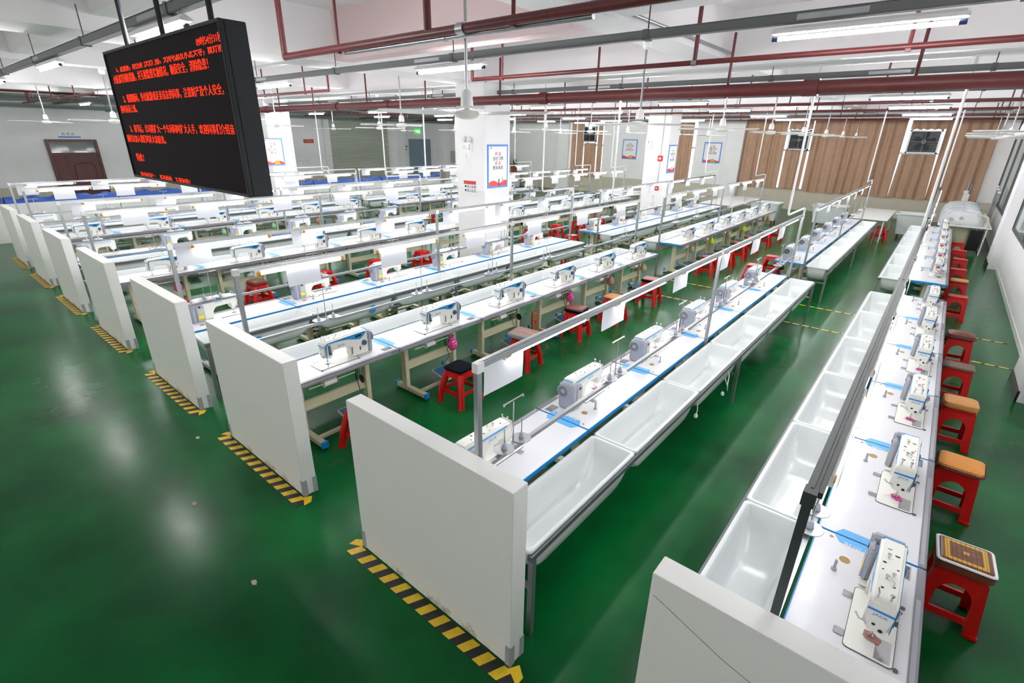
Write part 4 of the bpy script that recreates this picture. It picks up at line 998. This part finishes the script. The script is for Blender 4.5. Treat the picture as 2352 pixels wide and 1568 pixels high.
def cushion(kind, x, y, z, rz, label):
    loc = (x, y, z)
    if kind == 'bamboo':
        o = empty('seat_cushion', loc, rz)
        MB().prism(rr(0, 0, .32, .30, .03), 'z', .0, .07).build('padding', 'brown', o, bevel=.012)
        MB().prism(rr(0, 0, .325, .305, .03), 'z', .064, .078).build('white_piping', 'paper', o, bevel=.005)
        soft(.29, .27, .012, .02, .4).build('bead_mat', 'bamboo', o).location = (0, 0, .072)
    elif kind == 'bead':
        o = empty('seat_cushion', loc, rz)
        soft(.33, .29, .05, .05, .5).build('pad', 'orange', o)
        m_ = MB()
        for i, (px, py) in enumerate(rr(0, 0, .335, .295, .04, 3)): pass
        pts = rr(0, 0, .338, .298, .04, 6); ring = []
        for i in range(len(pts)):
            a, b = pts[i], pts[(i + 1) % len(pts)]; n = max(1, int(math.dist(a, b) / .014))
            ring += [(a[0] + (b[0] - a[0]) * k / n, a[1] + (b[1] - a[1]) * k / n) for k in range(n)]
        for i, (px, py) in enumerate(ring): m_.ball((px, py, .022 + .006 * (i % 2)), .009, .009, .009, 6)
        m_.build('bead_trim', 'bead', o)['kind'] = 'stuff'
        MB().box(-.2, -.172, -.02, .02, -.09, .02).build('strap', 'black', o)
    elif kind == 'quilt':
        o = empty('seat_cushion', loc, rz)
        soft(.34, .32, .05, .06, .2).build('base_pad', 'navy', o)
        q = soft(.33, .30, .03, .06, .7).build('quilted_cover', 'brown', o); q.location = (0, 0, .045)
        MB().tube([(px, py, .058) for px, py in rr(0, 0, .335, .305, .06, 6)] , .009, 6).build('beaded_edge', 'bead', o)
    elif kind == 'pillow':
        o = soft(.42, .36, .07, .05, .35).build('seat_cushion', 'stripepillow'); o.location = loc; o.rotation_euler = (0, 0, rz)
    elif kind == 'block':
        o = soft(.31, .27, .085, .05, .06).build('seat_cushion', 'tan'); o.location = loc; o.rotation_euler = (0, 0, rz)
    elif kind == 'mat':
        o = empty('seat_cushion', loc, rz); MB().prism(rr(0, 0, .33, .27, .015), 'z', 0, .022).build('pad', 'mats', o, bevel=.006)
        MB().prism(rr(0, 0, .29, .23, .01), 'z', .022, .026).build('woven_inset', 'mats', o)
    elif kind == 'salmon':
        o = empty('seat_cushion', loc, rz); soft(.34, .31, .05, .05, .1).build('base_pad', 'navy', o)
        soft(.31, .28, .018, .04, .3).build('top_pad', 'salmon', o).location = (0, 0, .05)
    elif kind == 'leather':
        o = empty('seat_cushion', loc, rz); soft(.34, .28, .055, .06, .6).build('pad', 'brown', o)
        MB().tube([(px, py, .02) for px, py in rr(0, 0, .35, .29, .06, 6)], .010, 6).build('beaded_edge', 'bead', o)
        MB().box(-.18, -.165, -.02, .02, -.08, .03).build('strap', 'black', o)
    else:
        m = {'black': 'navy', 'tan': 'tan', 'redpad': 'red', 'brownpad': 'brown'}[kind]
        o = soft(.315, .305, .03, .05, .35).build('seat_cushion', m); o.location = loc; o.rotation_euler = (0, 0, rz)
    return tag(o, label, 'cushion')
CNAME = dict(bamboo='square bead mat cushion with a yellow ring pattern', bead='orange cushion with a beaded edge', quilt='brown quilted cushion on a dark pad', pillow='grey pillow with an orange stripe',
             block='tan block cushion', mat='dark woven seat mat', salmon='dusty pink pad on a dark base', leather='shiny brown leather cushion with a beaded edge', black='black fabric seat pad', tan='tan leather seat pad', redpad='shiny red seat pad', brownpad='brown seat pad')
STOOLS = [  # row, x, y, rz, kind, cushion, place words
    (1, .76, 2.68, .02, 'slab', 'mat', 'first'), (1, .765, 4.10, .04, 'slab', 'bamboo', 'second'), (1, .755, 5.56, -.05, 'slab', 'bead', 'third'), (1, .75, 7.02, .06, 'slab', 'block', 'fourth'),
    (1, .745, 8.42, .0, 'slab', 'mat', 'fifth'), (1, .77, 9.86, .05, 'slab', 'leather', 'sixth'), (1, .74, 12.73, .0, 'slab', None, 'seventh'), (1, .75, 14.2, .0, 'slab', 'tan', 'eighth'),
    (1, .75, 15.66, .03, 'slab', None, 'ninth'), (1, .78, 17.13, .0, 'slab', None, 'tenth'), (1, .77, 18.6, .0, 'slab', None, 'eleventh'), (1, .74, 20.06, .0, 'slab', None, 'twelfth'),
    (3, -4.22, 2.62, .1, 'four', None, 'first'), (3, -4.17, 4.03, .05, 'four', 'black', 'second'), (3, -4.22, 5.42, .1, 'four', 'pillow', 'third'), (3, -4.30, 6.95, .1, 'four', 'quilt', 'fourth'), (3, -4.2, 8.08, .0, 'four', 'tan', 'fifth'), (3, -4.2, 9.62, .1, 'four', 'salmon', 'sixth'),
    (3, -4.12, 12.75, .0, 'four', 'brownpad', 'seventh'), (3, -4.05, 14.0, .05, 'four', 'mat', 'eighth'), (3, -4.08, 15.2, .0, 'four', 'redpad', 'ninth'), (3, -4.12, 16.5, .0, 'four', None, 'tenth'), (3, -4.12, 17.95, .1, 'four', 'mat', 'eleventh'), (3, -4.1, 19.25, .0, 'four', None, 'twelfth'),
    (5, -9.8, 2.7, .1, 'four', None, 'first'), (5, -9.88, 4.12, .08, 'four', 'leather', 'second'), (5, -9.78, 5.5, .0, 'four', None, 'third'), (5, -9.82, 6.9, .1, 'four', None, 'fourth'), (5, -9.85, 8.3, .0, 'four', None, 'fifth'), (5, -9.8, 10.2, .0, 'four', None, 'sixth'),
    (5, -9.85, 12.8, .0, 'four', 'brownpad', 'seventh'), (5, -9.8, 14.2, .1, 'four', None, 'eighth'), (5, -9.8, 15.6, .0, 'four', None, 'ninth'), (5, -9.8, 17.0, .0, 'four', None, 'tenth'), (5, -9.8, 18.6, .0, 'four', None, 'eleventh'),
    (4, -8.02, 2.75, .2, 'four', None, 'first'), (4, -8.0, 4.2, .1, 'four', None, 'second'), (4, -8.05, 5.7, .0, 'four', None, 'third'), (4, -8.0, 7.2, .3, 'four', None, 'fourth'), (4, -7.75, 11.35, .3, 'four', None, 'fifth'), (4, -8.35, 12.95, .0, 'four', None, 'sixth'), (4, -8.15, 14.6, .0, 'four', None, 'seventh'), (4, -8.1, 16.0, .0, 'four', None, 'eighth'), (4, -8.1, 17.4, .0, 'four', None, 'ninth'),
    (2, -2.98, 12.6, .0, 'four', 'redpad', 'first'), (2, -2.95, 14.1, .0, 'four', None, 'second'),
    (7, -15.05, 2.7, .0, 'four', None, 'first'), (7, -15.0, 4.2, .0, 'four', None, 'second'), (7, -15.05, 5.6, .0, 'four', None, 'third'), (7, -15.0, 7.1, .0, 'four', None, 'fourth'), (7, -15.0, 8.6, .0, 'four', None, 'fifth'), (7, -15.0, 13.0, .0, 'four', None, 'sixth'), (7, -15.0, 14.6, .0, 'four', None, 'seventh'),
]
for row, x, y, rz, kind, cu, od in STOOLS:
    rest = CNAME[cu] if cu else 'no cushion'
    (P4 if kind == 'four' else P2).place((x, y, 0), rz, 'red plastic stool with %s, %s along the %s' % ('a cushion' if cu else 'bare top', od, RN[row]), 'stool', 'red plastic stools')
    if cu: cushion(cu, x, y, STZ[kind] + .001, rz, '%s on %s stool, %s' % (CNAME[cu], od, RN[row]))
P4.place((-1.35, 21.95, 0), .2, 'red plastic stool with bare top beside the far white table', 'stool', 'red plastic stools')

# ------------------------------------------------------------------ knee pad covers, elastic rolls, scraps under the needles
def pouch(row, seg, n, m, word, sc=1):
    x, y = at(row, seg, n, .24, -.2); H = ztop(row)
    o = empty('knee_pad_cover', (x, y, H - .25), 0)
    MB().lathe([(0, -.085), (.035, -.08), (.058, -.045), (.062, -.0), (.045, .045), (.02, .075), (.014, .08)], (0, 0, 0), 14, cap1=False).build('bag', m, o, smooth=70)
    MB().loft([[(r_ * math.cos(PI * j / 5), r_ * math.sin(PI * j / 5), z_) for j in range(10)] for r_, z_ in ((.014, .076), (.029, .1), (.024, .1), (.012, .082))], cap0=False, cap1=False).build('gathered_neck', m, o)
    o.scale = (sc, sc, sc)
    return tag(o, '%s knee pad cover, %s' % (word, where(row, seg, n)), 'pad cover')
for a in ((3, 'A', 1, 'polka', 'pink polka dot'), (3, 'A', 3, 'polka', 'pink polka dot'), (3, 'A', 4, 'salmon', 'dusty pink'), (3, 'A', 5, 'beige', 'beige'),
          (3, 'B', 0, 'beige', 'grey beige'), (3, 'B', 1, 'lime', 'lime yellow'), (3, 'B', 2, 'beige', 'tan'), (3, 'B', 3, 'lime', 'lime yellow'), (3, 'B', 4, 'pillow', 'grey'), (3, 'B', 5, 'amber', 'amber'),
          (5, 'A', 0, 'pink', 'pink'), (5, 'A', 3, 'beige', 'beige'), (7, 'A', 1, 'orange', 'orange'), (7, 'A', 2, 'mint', 'mint green'), (7, 'A', 3, 'mint', 'mint green'), (7, 'A', 4, 'salmon', 'dusty pink'), (5, 'A', 1, 'lime', 'lime yellow')):
    pouch(*a, sc=1.15)
RO = empty('elastic_roll')
MB().lathe([(.013, -.075), (.036, -.075), (.036, .075), (.013, .075), (.013, -.075)], (0, 0, 0), 16, 0, 'x', None).build('wound_elastic', 'paper', RO)
for s in (-1, 1): MB().lathe([(.013, s * .0755), (.046, s * .0755), (.046, s * .081), (.013, s * .081), (.013, s * .0755)], (0, 0, 0), 16, 0, 'x', None).build('flange', 'brass' if s > 0 else 'white', RO)
PRO = Proto(RO)
for row, seg, ns in ((3, 'A', range(6)), (3, 'B', (0, 1, 2, 4)), (5, 'A', range(4)), (7, 'A', (1, 2, 3))):
    for n in ns:
        x, y = at(row, seg, n, -.15, -.185)
        PRO.place((x, y, ztop(row) - .145), PI / 2, 'white elastic roll under the table, ' + where(row, seg, n), 'elastic roll', 'elastic rolls under the tables')
SCR = [(1, 'A', 0, 'pink'), (1, 'A', 1, 'pink'), (1, 'A', 2, 'pink'), (1, 'A', 3, 'pink'), (1, 'B', 0, 'pink'), (2, 'A', 0, 'pink'), (2, 'A', 1, 'pink'), (2, 'A', 2, 'pink'), (2, 'A', 3, 'pink')]
for row, seg, n, m in SCR:
    x, y = at(row, seg, n, *needle_at(row)); H = ztop(row)
    k = random.random()
    m_ = MB().prism([(-.03, -.035), (.012, -.04), (.03, .0), (.026, .045), (-.02, .04), (-.034, .01)], 'z', 0, .0009)
    o = m_.build('fabric_scrap', 'pink' if n else 'salmon', smooth=0); o.location = (x + .01, y, H + .0086); o.rotation_euler = (0, 0, PI / 2 * k)
    tag(o, 'pink fabric scrap under the needle, ' + where(row, seg, n), 'fabric scrap')
# paper carrier bag with a red round emblem
x, y = at(3, 'A', 3, -.57, -.02)
o = empty('paper_bag', (x, y, 0), PI / 2); tag(o, 'brown paper bag with a red round emblem under the third row tables', 'paper bag')
MB().loft([[(px, py, 0) for px, py in rr(0, 0, .05, .12, .005, 1)], [(px, py, .42) for px, py in rr(0, 0, .04, .135, .005, 1)]]).build('bag', 'kraft', o, smooth=0)
o.rotation_euler = (0, 0, 0); MB().lathe([(.02, 0), (.036, 0), (.036, .002), (.02, .002)], (.024, 0, .24), 18, 0, 'x').build('emblem', 'signred', o)
MB().box(.0235, .0245, -.04, .04, .15, .165).box(.0235, .0245, -.05, .05, .34, .36).build('printed_line', 'signred', o)
# plugs and cables hanging under the tubs of the second row
def cable_plug(x, y, z, label, loop=False):
    o = empty('power_plug', (x, y, z)); tag(o, label, 'plug')
    if loop: MB().tube([(0, 0, .22), (.03, .05, .1), (.02, .12, .02), (-.01, .2, .06), (-.02, .24, .16), (-.05, .22, .24)], .006, 8).build('cable', 'white', o)
    else: MB().tube([(0, 0, .16), (.01, 0, .08), (0, .01, .03)], .005, 8).build('cable', 'white', o)
    MB().lathe([(0, -.01), (.018, -.005), (.022, .012), (.012, .035), (0, .037)], (0, .01, 0), 12).build('plug_body', 'white', o)
    for s in (-1, 1): MB().box(s * .008 - .002, s * .008 + .002, .004, .016, -.03, -.005).build('pin', 'chrome', o)
cable_plug(-1.40, 4.75, .50, 'white power plug dangling under the tubs of the second row')
cable_plug(-1.395, 5.6, .42, 'white cable loop hanging under the tubs of the second row', True)
for (x, y, z, nm) in ((-6.602, 2.62, .60, 'first'), (-6.602, 4.45, .60, 'second')):
    o = empty('round_logo_sticker', (x + .04, y, z)); o.rotation_euler = (0, .12, 0)
    MB().lathe([(.05, 0), (.07, 0), (.07, .002), (.05, .002)], (0, 0, 0), 22, 0, 'x').build('blue_ring', 'capblue', o); MB().lathe([(0, 0), (.032, 0), (.032, .002), (0, .002)], (0, 0, 0), 16, 0, 'x').build('red_mark', 'signred', o); MB().lathe([(0, -.001), (.05, -.001), (.05, .0), (0, .0)], (0, 0, 0), 16, 0, 'x').build('white_ground', 'paper', o)
    tag(o, 'round blue and red logo sticker on the %s tub side, fourth row from right wall' % nm, 'sticker')

# ------------------------------------------------------------------ the far end of the hall
def cart(x0, x1, y0, y1, h, label):
    cx_, cy_ = (x0 + x1) / 2, (y0 + y1) / 2; w_, d_ = x1 - x0, y1 - y0
    o = empty('laundry_cart', (cx_, cy_, 0)); tag(o, label, 'cart')
    R_ = lambda s, z, r: [(x, y, z) for x, y in rr(0, 0, w_ * s, d_ * s, r, 4)]
    MB().loft([R_(.78, .14, .06), R_(.9, h * .7, .08), R_(.97, h - .03, .08), R_(1.04, h - .03, .09), R_(1.04, h, .09), R_(.95, h, .08), R_(.86, h * .5, .07), R_(.76, .17, .06)], cap0=True).build('bin', 'tub', o, smooth=40)
    for sx in (-1, 1):
        for sy in (-1, 1):
            c = MB().box(sx * w_ * .32 - .03, sx * w_ * .32 + .03, sy * d_ * .3 - .03, sy * d_ * .3 + .03, .09, .145).build('caster', 'dgrey', o)
            MB().cyl((sx * w_ * .32 - .018, sy * d_ * .3, .055), (sx * w_ * .32 + .018, sy * d_ * .3, .055), .053, 14).build('wheel', 'black', c)
cart(-6.1, -4.95, 22.9, 23.75, .84, 'white plastic wheeled cart beyond the third row')
cart(-3.95, -2.7, 23.7, 24.6, .84, 'white plastic wheeled cart behind the second row')
cart(-1.1, .0, 22.9, 23.8, .86, 'white plastic wheeled cart right of the far red stool')
cart(-11.2, -10.0, 23.2, 24.1, .82, 'white plastic wheeled cart beyond the fifth row')
def plain_table(x0, x1, y0, y1, z, label, under=True):
    o = empty('work_table', ((x0 + x1) / 2, (y0 + y1) / 2, 0)); tag(o, label, 'table'); w_, d_ = (x1 - x0) / 2, (y1 - y0) / 2
    MB().box(-w_, w_, -d_, d_, z - .03, z).build('tabletop', 'white', o, bevel=.005)
    for sx in (-1, 1):
        for sy in (-1, 1):
            MB().cyl((sx * (w_ - .1), sy * (d_ - .1), 0), (sx * (w_ - .1), sy * (d_ - .1), z - .03), .022, 10).build('leg', 'white', o)
        MB().box(sx * (w_ - .1) - .015, sx * (w_ - .1) + .015, -d_ + .1, d_ - .1, .05, .08).build('stretcher', 'white', o)
    return o
plain_table(-2.3, -1.2, 21.35, 25.0, .76, 'long white table beyond the second row')
plain_table(-7.75, -6.3, 21.6, 25.6, .76, 'wide white table beyond the fourth row')
plain_table(-12.8, -11.4, 21.6, 24.2, .76, 'white table far beyond the sixth row')
# covered machines at the far right
t_ = plain_table(.12, 1.42, 20.95, 25.6, .84, 'pale steel work table carrying plastic covered machines by the right wall')
MB().box(-.45, .15, -2.0, -1.4, .0, .80).build('machine_base', 'cream', t_, bevel=.01); MB().box(.2, .5, -2.1, -1.9, .1, .7).build('cable_bundle', 'black', t_)
for k, y in enumerate((21.35, 22.3, 23.3, 24.4)):
    o = empty('overlock_machine', (.55, y, .8415), 0); tag(o, 'pale special machine under a clear plastic cover, %s on the steel table' % ORD[k], 'sewing machine', 'covered special machines')
    MB().box(-.38, .0, -.3, .3, 0, .03).build('base_plate', 'cream', o, bevel=.006)
    MB().prism([(-.3, .03), (-.3, .12), (-.22, .14), (-.2, .3), (-.05, .36), (.45, .36), (.55, .3), (.55, .03)], 'y', -.12, .12).build('machine_head', 'ivory', o, bevel=.02)
    MB().box(-.2, -.08, -.13, -.121, .1, .2).build('brown_panel', 'brown', o); MB().cyl((.1, -.121, .2), (.1, -.15, .2), .05, 14).build('hand_wheel', 'dgrey', o)
    m_ = MB(); rings = []
    random.seed(20 + k)
    for z, s in ((.0, 1.1), (.15, 1.12), (.3, .98), (.40, .8), (.44, .4), (.445, .05)):
        rings.append([(.12 + px * s * (1 + .08 * math.sin(i * 2.1 + z * 20)), py * s * (1 + .12 * math.cos(i * 1.7 + z * 15)), max(.004, z + .03 * math.sin(i * 1.3 + k))) for i, (px, py) in enumerate(rr(0, 0, .95, .5, .12, 5))])
    m_.loft(rings, cap0=False).build('plastic_cover', 'plastic', o, smooth=20)
o = empty('steel_tube_arm', (1.28, 21.2, .84)); tag(o, 'bent pale tube arm at the near corner of the steel table', 'tube arm')
MB().tube([(0, -.15, 0), (0, -.15, .22), (-.03, -.15, .3), (-.1, -.15, .34), (-.3, -.15, .35)], .025, 10).build('tube', 'cream', o)
o = empty('button_machine', (.75, 26.9, 0)); tag(o, 'green and white button machine standing by the far curtains', 'machine')
MB().box(-.4, .4, -.3, .3, .78, .84).build('table_plate', 'white', o)
for sx in (-1, 1):
    for sy in (-1, 1): MB().box(sx * .35 - .025, sx * .35 + .025, sy * .25 - .025, sy * .25 + .025, 0, .78).build('leg', 'cream', o)
MB().box(-.2, .15, -.15, .15, .84, 1.02).build('green_body', 'green', o, bevel=.02)
MB().box(-.12, .08, -.1, .1, 1.02, 1.4).box(-.14, .02, -.08, .08, 1.4, 1.52).build('head', 'ivory', o, bevel=.02)
MB().cyl((-.04, 0, 1.5), (-.04, 0, 1.95), .03, 10).cyl((.04, .05, 1.4), (.04, .05, 1.75), .02, 10).build('air_cylinder', 'steel', o)
MB().box(-.24, -.2, -.2, -.1, .9, 1.0).build('orange_knob', 'orange', o)
for k, (yy, zz) in enumerate(((25.9, 1.75), (25.2, 1.7), (24.4, 1.65))):
    o = empty('clothes_rack_pole', (1.5, yy, 0)); tag(o, 'thin pale upright pole beside the steel table, %s from the far wall' % ORD[k], 'pole')
    MB().cyl((0, 0, 0), (0, 0, zz), .02, 10).build('upright', 'alu', o); MB().lathe([(0, 0), (.05, .01), (.05, .07), (0, .09)], (0, 0, zz - .02), 12).build('cap', 'white', o)

# ------------------------------------------------------------------ the left side: counters with blue covers, plants
def counter(y0, y1, k, x=-21.4, h=1.12):
    o = MB().box(-.22, .22, -(y1 - y0) / 2 + .01, (y1 - y0) / 2 - .01, 0, h).build('storage_counter', 'board', bevel=.006, loc=(x, (y0 + y1) / 2, 0))
    tag(o, 'white storage counter along the left wall, %s from the camera end' % ORD[k], 'counter', 'white counters on the left side')
    n = 26; m_ = MB(); rings = []
    random.seed(50 + k); ph = random.random() * 5
    for i in range(n + 1):
        yy = (y1 - y0) * (i / n - .5) * .985
        hh_ = .06 + .09 * abs(math.sin(i * .55 + ph)) + .05 * abs(math.sin(i * 1.3 + ph * 2))
        rings.append([(.21 * math.cos(PI * j / 7), yy, h + .002 + hh_ * math.sin(PI * j / 7) ** .7) for j in range(8)])
    c = m_.loft(rings).build('tarpaulin', 'tarp', smooth=60, loc=(x, (y0 + y1) / 2, 0)); tag(c, 'crumpled blue cover on the white counter, %s from the camera end' % ORD[k], 'cover', 'blue covers on the counters')
for k, (a, b) in enumerate(((-1.5, 2.1), (2.1, 4.9), (4.9, 8.6), (8.6, 12.0), (12.0, 15.6), (15.6, 19.5))): counter(a, b, k)
o = empty('filing_cabinet', (-24.3, 27.9, 0)); tag(o, 'tall white cabinet under the plants at the far left corner', 'cabinet')
MB().box(-.9, .9, -.3, .3, 0, 1.3).build('body', 'white', o, bevel=.008)
for s in (-1, 1): MB().box(s * .45 - .43, s * .45 + .43, -.32, -.301, .05, 1.25).build('door', 'board', o)
def plant(x, y, z, w_, label, n):
    o = empty('potted_plant', (x, y, z)); tag(o, label, 'plant')
    MB().loft([[(px, py, 0) for px, py in rr(0, 0, w_ * .85, .3, .02, 2)], [(px, py, .42) for px, py in rr(0, 0, w_, .34, .02, 2)]]).build('planter_box', 'terracotta', o, smooth=20)
    MB().box(-w_ * .45, w_ * .45, -.14, .14, .40, .425).build('soil', 'soil', o)
    m_ = MB(); random.seed(5)
    for k in range(n):
        a = random.random() * 2 * PI; b = .3 + random.random() * 1.0; L_ = .18 + .16 * random.random()
        bx, by = random.uniform(-w_ * .4, w_ * .4), random.uniform(-.1, .1); bz = .43 + random.random() * .35
        d = Vector((math.cos(a) * math.cos(b), math.sin(a) * math.cos(b), math.sin(b))); s = d.cross(Vector((0, 0, 1))).normalized() * .05
        p0 = Vector((bx, by, bz)); m_.add([p0, p0 + d * L_ * .5 + s, p0 + d * L_ - Vector((0, 0, .04)), p0 + d * L_ * .5 - s], [(0, 1, 2, 3)])
        if k % 6 == 0: m_.cyl((bx, by, .4), (bx, by, bz), .008, 5)
    m_.build('foliage', 'leaf', o, smooth=0)
plant(-24.0, 27.9, 1.302, .75, 'leafy green plant in a brown box planter beside the near pillar', 90)
plant(-23.0, 27.9, .9, .35, 'sparse green plant right of the brown planter', 26)
o = MB().box(-.3, .3, -.25, .25, 0, .899).build('plant_stand', 'white', bevel=.006, loc=(-23.0, 27.9, 0)); tag(o, 'white plant stand at the far left corner', 'stand')
